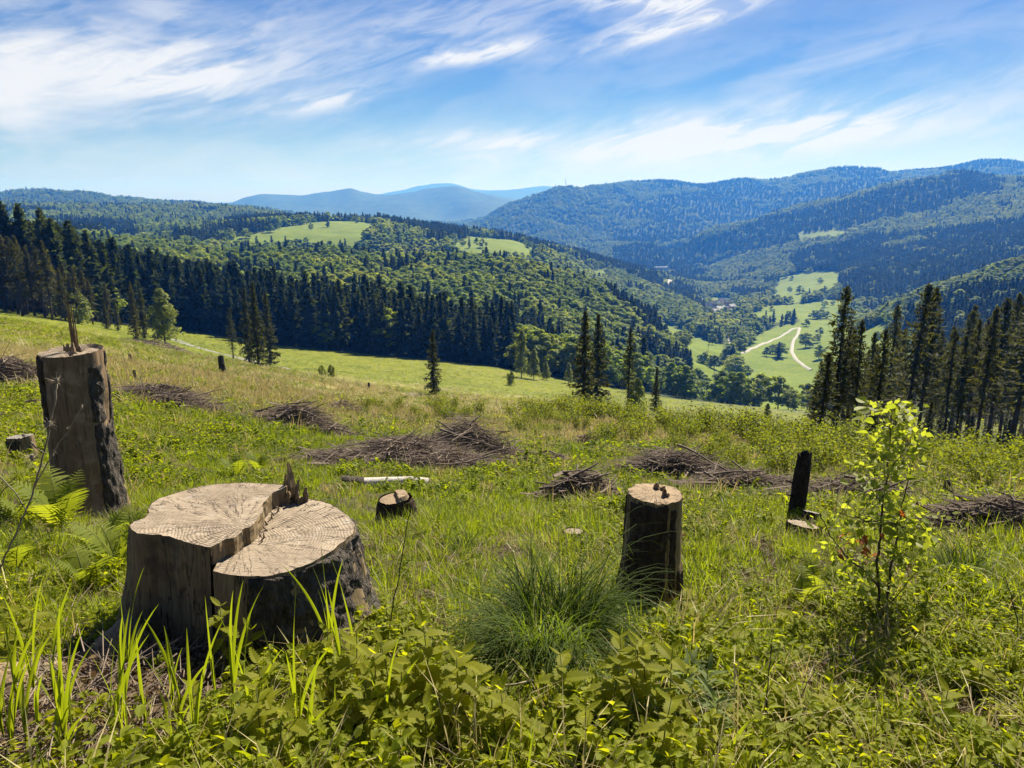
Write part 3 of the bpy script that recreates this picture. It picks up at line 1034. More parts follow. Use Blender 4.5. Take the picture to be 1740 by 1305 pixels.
VILLAGE = np.array([(1186, 516), (1196, 514), (1206, 513), (1216, 513), (1227, 514), (1238, 516), (1190, 521), (1200, 519), (1211, 519), (1222, 520), (1233, 521), (1243, 523), (1192, 527), (1203, 525), (1214, 526),
                    (1225, 527), (1236, 529), (1197, 533), (1208, 532), (1219, 533), (1230, 535), (1202, 539), (1213, 540), (1208, 546), (1222, 541), (1228, 554), (1246, 531), (1180, 511)])


def house_meshes(w, d, h, rh, roof):
    wb, rb, cb = MB(), MB(), MB()
    x, y = w / 2, d / 2
    wb.add([(-x, -y, -2), (x, -y, -2), (x, y, -2), (-x, y, -2), (-x, -y, h), (x, -y, h), (x, y, h), (-x, y, h), (-x, 0, h + rh), (x, 0, h + rh)],
           [(0, 1, 5, 4), (2, 3, 7, 6), (1, 2, 6, 9, 5), (3, 0, 4, 8, 7)])
    e, t = 0.5, 0.25
    k = rh / y
    for s in (-1, 1):
        rb.add([(-x - e, s * (y + e), h - k * e), (x + e, s * (y + e), h - k * e), (x + e, 0, h + rh), (-x - e, 0, h + rh),
                (-x - e, s * (y + e), h - k * e + t), (x + e, s * (y + e), h - k * e + t), (x + e, 0, h + rh + t), (-x - e, 0, h + rh + t)],
               [(0, 1, 2, 3), (4, 5, 6, 7), (0, 1, 5, 4), (1, 2, 6, 5), (3, 0, 4, 7)])
    q = 0.45
    cx = w * 0.2
    cb.add([(cx - q, -q, h + rh - 0.6), (cx + q, -q, h + rh - 0.6), (cx + q, q, h + rh - 0.6), (cx - q, q, h + rh - 0.6), (cx - q, -q, h + rh + 1.3), (cx + q, -q, h + rh + 1.3), (cx + q, q, h + rh + 1.3), (cx - q, q, h + rh + 1.3)],
           [(0, 1, 5, 4), (1, 2, 6, 5), (2, 3, 7, 6), (3, 0, 4, 7), (4, 5, 6, 7)])
    win = MB()
    win.add([(-0.6, 0, 0), (0.6, 0, 0), (0.6, 0, 1.4), (-0.6, 0, 1.4), (-0.6, -0.08, 0), (0.6, -0.08, 0), (0.6, -0.08, 1.4), (-0.6, -0.08, 1.4)], [(4, 5, 6, 7), (0, 1, 5, 4), (2, 3, 7, 6), (0, 3, 7, 4), (1, 2, 6, 5)])
    return wb.mesh('house_wall', M['plaster']), rb.mesh('house_roof', roof), cb.mesh('house_chimney', M['plaster']), win.mesh('house_window', M['roof_a'])


HOUSES = [house_meshes(11, 9, 4.5, 4.0, M['roof_a']), house_meshes(13, 9, 5.5, 4.2, M['roof_b']), house_meshes(9, 8, 4.0, 3.6, M['roof_a']), house_meshes(16, 9, 3.5, 3.2, M['roof_b'])]
for i, (x, y) in enumerate(VILLAGE):
    p = ground_at(x + R_.uniform(-2, 2), y + R_.uniform(-1, 1), 700, 2200)
    k = i % 4
    m = HOUSES[k]
    e = empty('village_house', p, R_.choice((0.2, 1.5, -0.5, 0.7)) + R_.uniform(-0.2, 0.2), R_.uniform(0.9, 1.15))
    tag(e, 'small gabled house among the crowded roofs of the valley village', 'house', 'houses of the valley village')
    link('wall', m[0], e)
    rf = link('roof', m[1], e)
    link('chimney', m[2], rf)
    w = (11, 13, 9, 16)[k]
    d = (9, 9, 8, 9)[k]
    for q in (-0.28, 0.05, 0.32):
        link('window', m[3], e, (q * w, -d / 2, 1.4))

p = ground_at(1122, 459, 1200, 3200)
e = tag(empty('white_hall', p, 0.12, (0.72, 0.72, 0.6)), 'large white flat-roofed building at the foot of the far blue hill', 'building')
mb = MB()
mb.add([(-30, -10, -6), (30, -10, -6), (30, 10, -6), (-30, 10, -6), (-30, -10, 15), (30, -10, 15), (30, 10, 15), (-30, 10, 15)], [(0, 1, 5, 4), (1, 2, 6, 5), (2, 3, 7, 6), (3, 0, 4, 7), (4, 5, 6, 7)])
link('wall', mb.mesh('hall_wall', M['white_wall']), e)
mb = MB()
mb.add([(-31, -11, 15), (31, -11, 15), (31, 11, 15), (-31, 11, 15), (-31, -11, 16.2), (31, -11, 16.2), (31, 11, 16.2), (-31, 11, 16.2)], [(0, 1, 5, 4), (1, 2, 6, 5), (2, 3, 7, 6), (3, 0, 4, 7), (4, 5, 6, 7), (0, 3, 2, 1)])
link('roof', mb.mesh('hall_roof', M['roof_b']), e)
mb = MB()
mb.add([(-2.2, -10.06, 0), (2.2, -10.06, 0), (2.2, -10.06, 2.2), (-2.2, -10.06, 2.2), (-2.2, -9.9, 0), (2.2, -9.9, 0), (2.2, -9.9, 2.2), (-2.2, -9.9, 2.2)], [(0, 1, 2, 3), (0, 1, 5, 4), (2, 3, 7, 6), (0, 3, 7, 4), (1, 2, 6, 5)])
wm = mb.mesh('hall_window', M['steel'])
for r in (3.0, 9.0):
    for q in range(-4, 5):
        link('window', wm, e, (q * 6.2, 0, r))

# power line poles down the valley meadow
def pole_mesh(pair):
    mb, cb = MB(), MB()
    if pair:
        for s in (-1, 1):
            mb.tube([(s * 1.4, 0, -0.6), (s * 0.2, 0, 8.6)], [0.2, 0.14], 6)
    else:
        mb.tube([(0, 0, -0.6), (0, 0, 8.6)], [0.2, 0.14], 6)
    cb.tube([(-1.1, 0, 8.1), (1.1, 0, 8.1)], 0.09, 4)
    for q in (-0.9, 0.0, 0.9):
        cb.tube([(q, 0, 8.1), (q, 0, 8.5)], 0.06, 4)
    return mb.mesh('pole_shaft', M['pole_wood'], True), cb.mesh('pole_crossarm', M['steel'])


PM = [pole_mesh(False), pole_mesh(True)]
for i, (x, y, pr) in enumerate(((1207, 575, 0), (1205, 587, 0), (1203, 600, 0), (1200, 613, 1), (1206, 625, 0), (1213, 640, 0), (1220, 650, 0), (1231, 656, 0), (1242, 661, 1))):
    p = ground_at(x, y, 330, 1300)
    e = empty('power_pole', p, 0.5)
    tag(e, ('two-legged wooden power pole on the steep valley meadow, ' + ('upper of the two' if i == 3 else 'lower of the two')) if pr else 'thin wooden power pole in the line down the valley meadow', 'pole', 'power poles on the valley meadow')
    link('shaft', PM[pr][0], e)
    link('crossarm', PM[pr][1], e)

# radio mast on the hill
k = np.linspace(3600, 4600, 200)
xx = (961 - 870) / FPX / CP * 1.0
dxp = (961 - 870.0) / FPX
yy = k
Xs = dxp * (yy * CP - height(dxp * yy, yy) * SP)
zs = height(Xs, yy)
i = int(np.argmax(zs / yy))
mbase = np.array((Xs[i], yy[i], zs[i]))
e = tag(empty('radio_mast', mbase), 'tiny radio mast on the summit of the rounded blue hill', 'mast')
mb = MB()
H_ = 46.0
for s in range(3):
    a = s * 2.094
    c = np.array((math.cos(a), math.sin(a), 0))
    mb.tube([c * 2.2 - np.array((0, 0, 2)), c * 0.7 + np.array((0, 0, H_))], [0.55, 0.4], 5)
link('lattice', mb.mesh('mast_lattice', M['steel']), e)
mb = MB()
for z in np.arange(4, H_, 5.0):
    w = 2.2 - 1.5 * z / H_
    ring = [(w * math.cos(s * 2.094), w * math.sin(s * 2.094), z) for s in range(4)]
    mb.tube(ring, 0.2, 4)
link('brace', mb.mesh('mast_brace', M['steel']), e)
mb = MB()
mb.tube([(0, 0, H_ - 1), (0, 0, H_ + 9)], [0.3, 0.12], 5)
link('antenna', mb.mesh('mast_antenna', M['steel']), e)

# ------------------------------------------------------------------ single trees and stands on the slope


def tree_px(name, meshes, unit_h, x, yb, yt, label, group=None, lo=14, hi=330, wide=1.0):
    p = ground_at(x, yb, lo, hi)
    d = p[1] * CP - p[2] * SP
    h = (yb - yt) * d / FPX / CP
    s = h / unit_h
    return plant_tree(name, meshes, (p[0], p[1], p[2] - 0.15), R_.random() * 6.28, (s * wide, s * wide, s), label, 'tree', group)


LONE = [
    ('spruce_tree', FULL_SPRUCE[0], 20, 737, 674, 560, 1.0, 'lone slim spruce standing by itself in the middle of the meadow'),
    ('spruce_tree', FULL_SPRUCE[2], 20, 991, 704, 530, 1.05, 'taller and fuller of the two paired dark spruces right of the meadow'),
    ('spruce_tree', FULL_SPRUCE[1], 20, 1014, 703, 536, 1.05, 'right-hand spruce of the close dark pair at the meadow crest'),
    ('spruce_tree', TALL_SPRUCE[2], 20, 1066, 706, 558, 0.9, 'thin ragged spruce with sparse crown just right of the dark pair'),
    ('spruce_tree', FULL_SPRUCE[2], 20, 1113, 704, 622, 0.95, 'shortest spruce right of the dark pair on the crest'),
    ('spruce_tree', TALL_SPRUCE[3], 20, 397, 612, 524, 0.9, 'small left spruce of the clump beside the asphalt road'),
    ('spruce_tree', FULL_SPRUCE[0], 20, 424, 618, 492, 0.85, 'dense second spruce of the clump beside the asphalt road'),
    ('spruce_tree', FULL_SPRUCE[2], 20, 440, 622, 482, 0.85, 'tallest spruce of the clump beside the asphalt road'),
    ('spruce_tree', FULL_SPRUCE[1], 20, 460, 622, 500, 0.95, 'right-hand brownish spruce of the clump beside the asphalt road'),
    ('spruce_tree', FULL_SPRUCE[2], 20, 232, 580, 480, 0.75, 'left spruce of two dark ones behind the bright green birch'),
    ('spruce_tree', FULL_SPRUCE[0], 20, 246, 576, 478, 0.75, 'right spruce of two dark ones behind the bright green birch'),
    ('spruce_tree', FULL_SPRUCE[1], 20, 314, 556, 476, 0.8, 'dark spruce just right of the bright green birch'),
    ('spruce_tree', FULL_SPRUCE[2], 20, 182, 560, 512, 1.1, 'short bushy spruce between the round bush and the birch'),
    ('spruce_tree', FULL_SPRUCE[0], 20, 201, 562, 508, 0.8, 'small pointed spruce between the round bush and the birch'),
    ('spruce_tree', TALL_SPRUCE[4], 20, 150, 545, 462, 1.1, 'thin ragged pine rising behind the round bright bush'),
    ('birch_tree', BIRCH[0], 15, 281, 585, 487, 1.15, 'bright green broad birch at the edge of the dark wood'),
    ('round_bush', BUSH[0], 5, 126, 548, 490, 1.0, 'large round light green bush behind the tall splintered stump'),
    ('birch_tree', BIRCH[1], 15, 886, 642, 556, 0.7, 'tall slender light birch at the lower end of the dark wood'),
    ('birch_tree', BIRCH[2], 15, 907, 645, 590, 0.9, 'middle light birch at the lower end of the dark wood'),
    ('birch_tree', BIRCH[0], 15, 928, 646, 612, 1.0, 'small right birch at the lower end of the dark wood'),
    ('birch_tree', BIRCH[1], 15, 966, 652, 614, 0.9, 'small pale birch left of the dark spruce pair'),
    ('birch_tree', BIRCH[2], 15, 1303, 713, 682, 1.1, 'small round solitary tree on the right meadow'),
    ('round_bush', BUSH[1], 5, 869, 656, 630, 0.6, 'little upright shrub alone on the meadow right of centre'),
    ('round_bush', BUSH[0], 5, 548, 640, 619, 0.6, 'left of two little shrubs beside the road'),
    ('round_bush', BUSH[1], 5, 563, 642, 618, 0.6, 'right of two little shrubs beside the road'),
    ('round_bush', BUSH[0], 5, 1190, 710, 698, 0.9, 'low dark shrub dot on the right meadow'),
    ('round_bush', BUSH[1], 5, 1080, 700, 640, 0.6, 'leafy bush behind the thin ragged spruce'),
]
for nm, m, uh, x, yb, yt, wd, lab in LONE:
    tree_px(nm, m, uh, x, yb, yt, lab, None, wide=wd)

RIGHT = [(1389, 760, 596, 1.5), (1412, 757, 490, 1.2), (1436, 752, 560, 0.9), (1448, 754, 545, 1.0), (1468, 752, 566, 0.9), (1484, 756, 556, 1.0), (1499, 752, 522, 1.1), (1516, 750, 560, 1.0), (1530, 755, 488, 1.25), (1557, 758, 494, 1.2),
         (1580, 758, 566, 1.0), (1602, 762, 560, 1.0), (1622, 764, 572, 1.0), (1640, 766, 545, 1.0), (1655, 768, 525, 1.1), (1676, 770, 512, 1.2), (1694, 770, 505, 1.1), (1712, 772, 494, 1.35), (1734, 775, 500, 1.2), (1756, 775, 485, 1.2), (1775, 778, 500, 1.2)]
for j in range(27):
    x = 1385 + j * 15 + R_.uniform(-6, 6)
    RIGHT.append((x, R_.uniform(722, 748) + (x - 1380) * 0.03, R_.uniform(548, 612) - (x > 1600) * 25, R_.uniform(0.8, 1.15)))
ORD = 'first second third fourth fifth sixth seventh eighth ninth tenth eleventh twelfth thirteenth fourteenth fifteenth sixteenth seventeenth eighteenth nineteenth twentieth last'.split()
for j, (x, yb, yt, wd) in enumerate(RIGHT):
    lab = 'tall thin spruce with bare lower trunk in the dark stand behind the sapling'
    if j >= 21:
        lab = 'half-hidden thin spruce in the back row of the dark stand behind the sapling'
    else:
        lab = 'front-row spruce of the dark stand behind the sapling, %s from its left end' % ORD[j]
    if j == 1:
        lab = 'tallest spruce at the left end of the dark stand behind the sapling'
    elif j == 0:
        lab = 'short wide spruce at the left foot of the dark stand'
    t_ = tree_px('spruce_tree', TALL_SPRUCE[j % 5], 20, x, yb + R_.uniform(-6, 6), yt, lab, 'spruces of the right stand', lo=30, wide=wd * R_.uniform(0.8, 1.15))
    t_.rotation_euler = (R_.gauss(0, 0.022), R_.gauss(0, 0.022), t_.rotation_euler[2])
for j in range(15):
    x = 1376 + j * 27 + R_.uniform(-10, 10)
    yb = R_.uniform(742, 762) + (x - 1376) * 0.03
    tree_px('spruce_tree', FULL_SPRUCE[j % 3], 20, x, yb, yb - R_.uniform(38, 105), 'young low spruce filling the gaps under the dark stand', 'young spruces under the right stand', lo=30, wide=R_.uniform(0.9, 1.4))
for j in range(40):
    x = -60 + j * 6.4 + R_.uniform(-5, 5)
    yb = 528 + max(0, x) * 0.13 + R_.uniform(-8, 5)
    yt = np.interp(x, [-60, 0, 90, 130, 200], [385, 392, 425, 455, 500]) + R_.uniform(-14, 22)
    tree_px('spruce_tree', TALL_SPRUCE[(j * 3) % 5], 20, x, yb, yt, 'brownish spruce with bare trunk in the stand at the left field edge', 'spruces of the left stand', lo=60, wide=1.15)

# light undergrowth showing between the trunks of both stands, and the scrub below the right one
def shrub_mesh(seed, h, n, card, mat='shrub'):
    r = np.random.default_rng(seed)
    mb, tb = MB(), MB()
    C, A, B = [], [], []
    for i in range(n):
        az, rad = r.random() * 6.28, h * 0.36 * math.sqrt(r.random())
        o = np.array((math.cos(az) * rad * 0.5, math.sin(az) * rad * 0.5, -0.03))
        t = np.array((math.cos(az) * rad * 1.3, math.sin(az) * rad * 1.3, h * r.uniform(0.55, 1.05)))
        m = (o + t) / 2 + np.array((0, 0, 0.08 * h))
        tb.tube([o, m, t], [h * 0.007, h * 0.005, h * 0.002], 3, 0, False)
        k = 46
        s = r.random(k) ** 0.75
        p = o * ((1 - s) ** 2)[:, None] + 2 * m * (s * (1 - s))[:, None] + t * (s * s)[:, None]
        p += r.normal(0, 0.075 * h, (k, 3)) * (0.35 + s)[:, None]
        nor = unit(r.normal(0, 1, (k, 3)) + np.array((0, 0, 0.6)))
        a = unit(np.cross(nor, r.normal(0, 1, (k, 3))))
        b = np.cross(nor, a)
        sz = card * r.uniform(0.6, 1.2, k)
        C.append(p); A.append(a * sz[:, None]); B.append(b * (sz * 0.6)[:, None])
    C = np.concatenate(C)
    C[:, 2] = np.abs(C[:, 2])
    mb.cards(C, np.concatenate(A), np.concatenate(B))
    return mb.mesh('shrub_foliage', M[mat]), tb.mesh('shrub_stems', M['trunk'])


SHRUB = [shrub_mesh(500 + i, 2.0, 20, 0.078) for i in range(4)]
for j in range(235):
    x = R_.uniform(900, 1800) if j < 205 else R_.uniform(560, 1000)
    lo = np.interp(x, [560, 860, 1000, 1200, 1400, 1740, 1800], [690, 706, 712, 735, 770, 800, 805])
    yb = lo + R_.random() ** 1.6 * np.interp(x, [560, 900, 1200, 1740], [14, 40, 60, 48])
    p = ground_at(x, yb, 8, 140)
    hp = R_.uniform(22, 54) * np.interp(x, [560, 900, 1200, 1400, 1740], [0.55, 0.8, 1.0, 1.25, 1.3])
    s = hp * p[1] / FPX / 2.0
    e = empty('young_shrub', (p[0], p[1], p[2]), R_.random() * 6.28, (s * 1.25, s * 1.25, s))
    tag(e, 'young light green shrub in the scrub band at the foot of the clearcut', 'shrub', 'young shrubs of the scrub band')
    link('stems', SHRUB[j % 4][1], e)
    link('foliage', SHRUB[j % 4][0], e)

# ------------------------------------------------------------------ wood materials
def wood_end_mat(name, light, dark, ring=58.0):
    m, g, out = mat_base(name)
    tc = g.node('ShaderNodeTexCoord')
    P = tc.outputs['Object']
    sep = g.node('ShaderNodeSeparateXYZ')
    g.l.new(P, sep.inputs[0])
    x, y = sep.outputs[0], sep.outputs[1]
    w = g.noise(P, 5.0, 4, 0.55)
    w2 = g.noise(P, 40.0, 5, 0.6)
    d = g.math('SQRT', g.math('ADD', g.math('MULTIPLY', x, x), g.math('MULTIPLY', y, y)))
    dd = g.math('ADD', d, g.math('MULTIPLY', w, 0.10))
    rings = g.math('SINE', g.math('MULTIPLY', dd, ring * 6.283))
    r01 = g.math('MULTIPLY_ADD', rings, 0.5, 0.5)
    a = g.math('ARCTAN2', y, x)
    cv = g.combine(g.math('MULTIPLY', g.math('COSINE', a), 4.2), g.math('MULTIPLY', g.math('SINE', a), 4.2), g.math('MULTIPLY', d, 2.2))
    n = g.noise(cv, 1.6, 5, 0.6, 0.3)
    crack = g.maprange(g.math('ABSOLUTE', g.math('SUBTRACT', n, 0.5)), 0.0, 0.017, 1.0, 0.0)
    crack = g.math('MULTIPLY', crack, g.maprange(w, 0.35, 0.55))
    # saw marks: fine parallel scoring
    sv = g.node('ShaderNodeMapping')
    sv.inputs['Rotation'].default_value = (0, 0, 0.5)
    sv.inputs['Scale'].default_value = (4, 90, 1)
    g.l.new(P, sv.inputs[0])
    saw = g.noise(sv.outputs[0], 1.0, 3, 0.5)
    tone = g.math('ADD', g.math('MULTIPLY', w, 0.55), g.math('ADD', g.math('MULTIPLY', w2, 0.30), g.math('MULTIPLY', saw, 0.25)))
    base = g.ramp(tone, [(0.36, dark), (0.55, tuple((p + q) / 2 for p, q in zip(light, dark))), (0.74, light)])
    base = g.mix(g.math('MULTIPLY', g.math('POWER', r01, 3.0), g.math('MULTIPLY', g.maprange(g.noise(P, 8.0, 4, 0.6), 0.42, 0.68), 0.42)), base, tuple(c * 0.52 for c in dark) + (1,))
    blot = g.noise(P, 3.3, 6, 0.7)
    base = g.mix(g.maprange(blot, 0.50, 0.66, 0.0, 0.62), base, tuple(c * 0.62 for c in dark) + (1,))
    base = g.mix(g.maprange(g.noise(P, 9.0, 5, 0.7), 0.56, 0.70, 0.0, 0.5), base, (0.40, 0.37, 0.33, 1))
    col = g.mix(g.math('MULTIPLY', crack, 0.85), base, (0.035, 0.027, 0.02, 1))
    hgt = g.math('SUBTRACT', g.math('ADD', g.math('MULTIPLY', saw, 0.5), g.math('ADD', g.math('MULTIPLY', w2, 0.6), g.math('MULTIPLY', r01, -0.35))), g.math('MULTIPLY', crack, 1.5))
    p = principled(g, col, 0.85, 0.2, bump(g, hgt, 0.75, 0.008))
    g.l.new(p.outputs[0], out.inputs[0])
    return m


def wood_side_mat(name, a, b, crackf=0.9, stain=(0.06, 0.05, 0.035)):
    m, g, out = mat_base(name)
    tc = g.node('ShaderNodeTexCoord')
    P = tc.outputs['Object']
    mp = g.node('ShaderNodeMapping')
    mp.inputs['Scale'].default_value = (1, 1, 0.07)
    g.l.new(P, mp.inputs[0])
    n1 = g.noise(mp.outputs[0], 60.0, 5, 0.6)
    n2 = g.noise(mp.outputs[0], 11.0, 4, 0.6, 0.4)
    n3 = g.noise(P, 5.0, 5, 0.6)
    col = g.ramp(n1, [(0.3, a), (0.7, b)])
    crack = g.maprange(g.math('ABSOLUTE', g.math('SUBTRACT', n2, 0.5)), 0.0, 0.014, 1.0, 0.0)
    col = g.mix(g.maprange(n3, 0.5, 0.68, 0.0, 0.75), col, stain + (1,))
    moss = g.noise(P, 7.0, 6, 0.7)
    col = g.mix(g.maprange(moss, 0.56, 0.70, 0.0, 0.55), col, (0.055, 0.065, 0.022, 1))
    col = g.mix(g.math('MULTIPLY', crack, crackf), col, (0.02, 0.016, 0.012, 1))
    hgt = g.math('SUBTRACT', g.math('MULTIPLY', n1, 0.6), crack)
    p = principled(g, col, 0.82, 0.2, bump(g, hgt, 0.8, 0.008))
    g.l.new(p.outputs[0], out.inputs[0])
    return m


def bark_mat(name, a, b, c, scale=14.0):
    m, g, out = mat_base(name)
    tc = g.node('ShaderNodeTexCoord')
    P = tc.outputs['Object']
    mp = g.node('ShaderNodeMapping')
    mp.inputs['Scale'].default_value = (1, 1, 0.45)
    g.l.new(P, mp.inputs[0])
    v = g.node('ShaderNodeTexVoronoi', feature='DISTANCE_TO_EDGE')
    v.inputs['Scale'].default_value = scale * 1.6
    g.l.new(g.mix(0.12, mp.outputs[0], g.noise(mp.outputs[0], scale, 4, 0.6, out=1)), v.inputs['Vector'])
    n = g.noise(mp.outputs[0], scale * 2, 7, 0.7)
    n2 = g.noise(P, 4.0, 5, 0.65)
    col = g.ramp(n, [(0.32, a), (0.55, b), (0.75, c)])
    col = g.mix(g.maprange(n2, 0.55, 0.72, 0.0, 0.6), col, (0.15, 0.145, 0.12, 1))
    hgt = g.math('ADD', g.math('MULTIPLY', g.maprange(v.outputs['Distance'], 0.0, 0.25), 0.6), n)
    p = principled(g, col, 0.9, 0.25, bump(g, hgt, 1.0, 0.02))
    g.l.new(p.outputs[0], out.inputs[0])
    return m


M['end'] = wood_end_mat('weathered_end_grain', (0.36, 0.29, 0.205), (0.16, 0.122, 0.085))
M['end_warm'] = wood_end_mat('fresh_end_grain', (0.38, 0.285, 0.18), (0.22, 0.155, 0.09), 70.0)
M['end_grey'] = wood_end_mat('grey_end_grain', (0.33, 0.30, 0.26), (0.17, 0.15, 0.13), 70.0)
M['side'] = wood_side_mat('debarked_wood', (0.135, 0.098, 0.050), (0.28, 0.205, 0.112))
M['side_warm'] = wood_side_mat('yellow_debarked_wood', (0.20, 0.14, 0.06), (0.38, 0.27, 0.13))
M['side_brown'] = wood_side_mat('brown_stump_wood', (0.145, 0.095, 0.053), (0.25, 0.175, 0.10), 0.4, (0.33, 0.25, 0.155))
M['bark'] = bark_mat('flaking_spruce_bark', (0.020, 0.017, 0.013), (0.085, 0.070, 0.055), (0.20, 0.175, 0.145))
M['bark_dark'] = bark_mat('dark_stump_bark', (0.020, 0.013, 0.008), (0.070, 0.047, 0.028), (0.145, 0.10, 0.062))
M['char'] = bark_mat('blackened_snag_wood', (0.012, 0.009, 0.007), (0.036, 0.027, 0.020), (0.085, 0.066, 0.05), 18.0)
M['stick'] = simple_noise_mat('dead_branch_wood', (0.085, 0.062, 0.045), (0.25, 0.195, 0.150), 2.5, bstr=0.3)
M['pale_log'] = wood_side_mat('bleached_log_wood', (0.40, 0.36, 0.30), (0.62, 0.58, 0.52), 0.7, (0.28, 0.24, 0.19))
M['stone'] = simple_noise_mat('grey_stone', (0.20, 0.20, 0.20), (0.34, 0.34, 0.34), 9.0)
M['straw'] = leaf_mat('dry_straw', [(0.0, (0.32, 0.265, 0.105)), (0.6, (0.46, 0.39, 0.175)), (1.0, (0.58, 0.50, 0.27))], (1.2, 1.1, 0.9), 0.35)
M['grass'] = leaf_mat('green_grass', [(0.0, (0.088, 0.128, 0.010)), (0.5, (0.170, 0.208, 0.015)), (1.0, (0.29, 0.29, 0.035))], (2.0, 1.95, 0.6), 0.5, 0.5, 0.3, 0.5)
M['herb'] = leaf_mat('herb_leaves', [(0.0, (0.082, 0.122, 0.009)), (0.5, (0.190, 0.218, 0.013)), (1.0, (0.35, 0.33, 0.032))], (2.1, 2.0, 0.5), 0.55, 0.6, 0.15, 0.5)
M['nettle'] = leaf_mat('nettle_leaves', [(0.0, (0.150, 0.175, 0.014)), (1.0, (0.27, 0.265, 0.022))], (2.2, 2.1, 0.4), 0.6, 0.6, 0.12, 0.4)
M['blade'] = leaf_mat('reed_grass_blades', [(0.0, (0.135, 0.175, 0.014)), (1.0, (0.22, 0.245, 0.022))], (2.0, 2.0, 0.5), 0.5, 0.5, 0.25, 0.4)
M['tussock'] = leaf_mat('tussock_blades', [(0.0, (0.034, 0.058, 0.012)), (0.6, (0.072, 0.108, 0.018)), (0.92, (0.125, 0.16, 0.030)), (1.0, (0.32, 0.28, 0.13))], (2.1, 2.0, 0.5), 0.5, 0.65, 0.1, 0.7)
M['fern'] = leaf_mat('fern_fronds', [(0.0, (0.12, 0.165, 0.020)), (1.0, (0.23, 0.245, 0.030))], (2.0, 1.9, 0.6), 0.55, 0.65, 0.15, 0.4)
M['sapling'] = leaf_mat('beech_sapling_leaves', [(0.0, (0.095, 0.125, 0.016)), (0.45, (0.21, 0.235, 0.035)), (1.0, (0.37, 0.36, 0.10))], (2.0, 2.05, 0.7), 0.5, 0.55, 0.18, 0.1)
M['rust_leaf'] = leaf_mat('rust_brown_leaves', [(0.0, (0.18, 0.055, 0.018)), (1.0, (0.38, 0.15, 0.04))], (1.6, 1.2, 0.6), 0.4)
M['greyleaf'] = leaf_mat('grey_green_leaves', [(0.0, (0.090, 0.125, 0.040)), (1.0, (0.18, 0.215, 0.070))], (1.8, 1.8, 0.8), 0.4, 0.6, 0.2)
M['deadleaf'] = leaf_mat('dead_leaf_litter', [(0.0, (0.075, 0.050, 0.028)), (0.6, (0.17, 0.12, 0.07)), (1.0, (0.31, 0.24, 0.15))], (1.2, 1.0, 0.8), 0.25, 0.8, 0.1, 0.8)
M['stem_green'] = simple_noise_mat('green_stem', (0.06, 0.075, 0.02), (0.13, 0.14, 0.04), 8.0, bstr=0.1)
M['stem_dry'] = simple_noise_mat('dry_stem', (0.15, 0.12, 0.08), (0.33, 0.28, 0.20), 12.0, bstr=0.2)
M['stem_dark'] = simple_noise_mat('sapling_stem', (0.045, 0.032, 0.024), (0.11, 0.085, 0.065), 12.0, bstr=0.2)

SHADE = []      # plants thinned over dark soil to deepen the big stump's shade: (x, y, radius)
STUMPS = []     # plan positions kept free of grass: (x, y, radius)


def plane_hit(x, y, z):
    dx, dy = (x - 870.0) / FPX, (652.5 - y) / FPX
    d = np.array((dx, CP + dy * SP, -SP + dy * CP))
    return d * (z / d[2])


def densify(pts, step, seed, amp, closed=False):
    pts = np.asarray(pts, float)
    out = []
    rr = np.random.default_rng(seed)
    for a, b in zip(pts[:-1], pts[1:]):
        n = max(1, int(np.linalg.norm(b - a) / step))
        for i in range(n):
            p = a + (b - a) * i / n
            out.append(p + rr.normal(0, amp, len(p)) * (i > 0))
    out.append(pts[-1])
    return np.array(out)


def shard(mb, base, top, w, t, seed, mat=0):
    """upright splinter of torn wood with a ragged end"""
    r = np.random.default_rng(seed)
    base, top = np.asarray(base, float), np.asarray(top, float)
    ax = top - base
    yaw = r.random() * 3.14
    s = np.array((math.cos(yaw), math.sin(yaw), 0))
    q = np.array((-math.sin(yaw), math.cos(yaw), 0))
    vs, fs = [], []
    n = 6
    for i in range(n):
        k = i / (n - 1)
        c = base + ax * k + r.normal(0, w * 0.06, 3)
        ww = w * (1 - 0.75 * k ** 1.7) * r.uniform(0.85, 1.1)
        tt = t * (1 - 0.7 * k)
        vs += [c - s * ww / 2 - q * tt / 2, c + s * ww / 2 - q * tt / 2, c + s * ww / 2 + q * tt / 2, c - s * ww / 2 + q * tt / 2]
    vs[-4] = vs[-4] + ax * r.uniform(0.0, 0.08)
    vs[-2] = vs[-2] - ax * r.uniform(0.0, 0.10)
    for i in range(n - 1):
        for j in range(4):
            fs.append((i * 4 + j, i * 4 + (j + 1) % 4, i * 4 + 4 + (j + 1) % 4, i * 4 + 4 + j))
    fs.append((n * 4 - 4, n * 4 - 3, n * 4 - 2, n * 4 - 1))
    mb.add(vs, fs, mat)


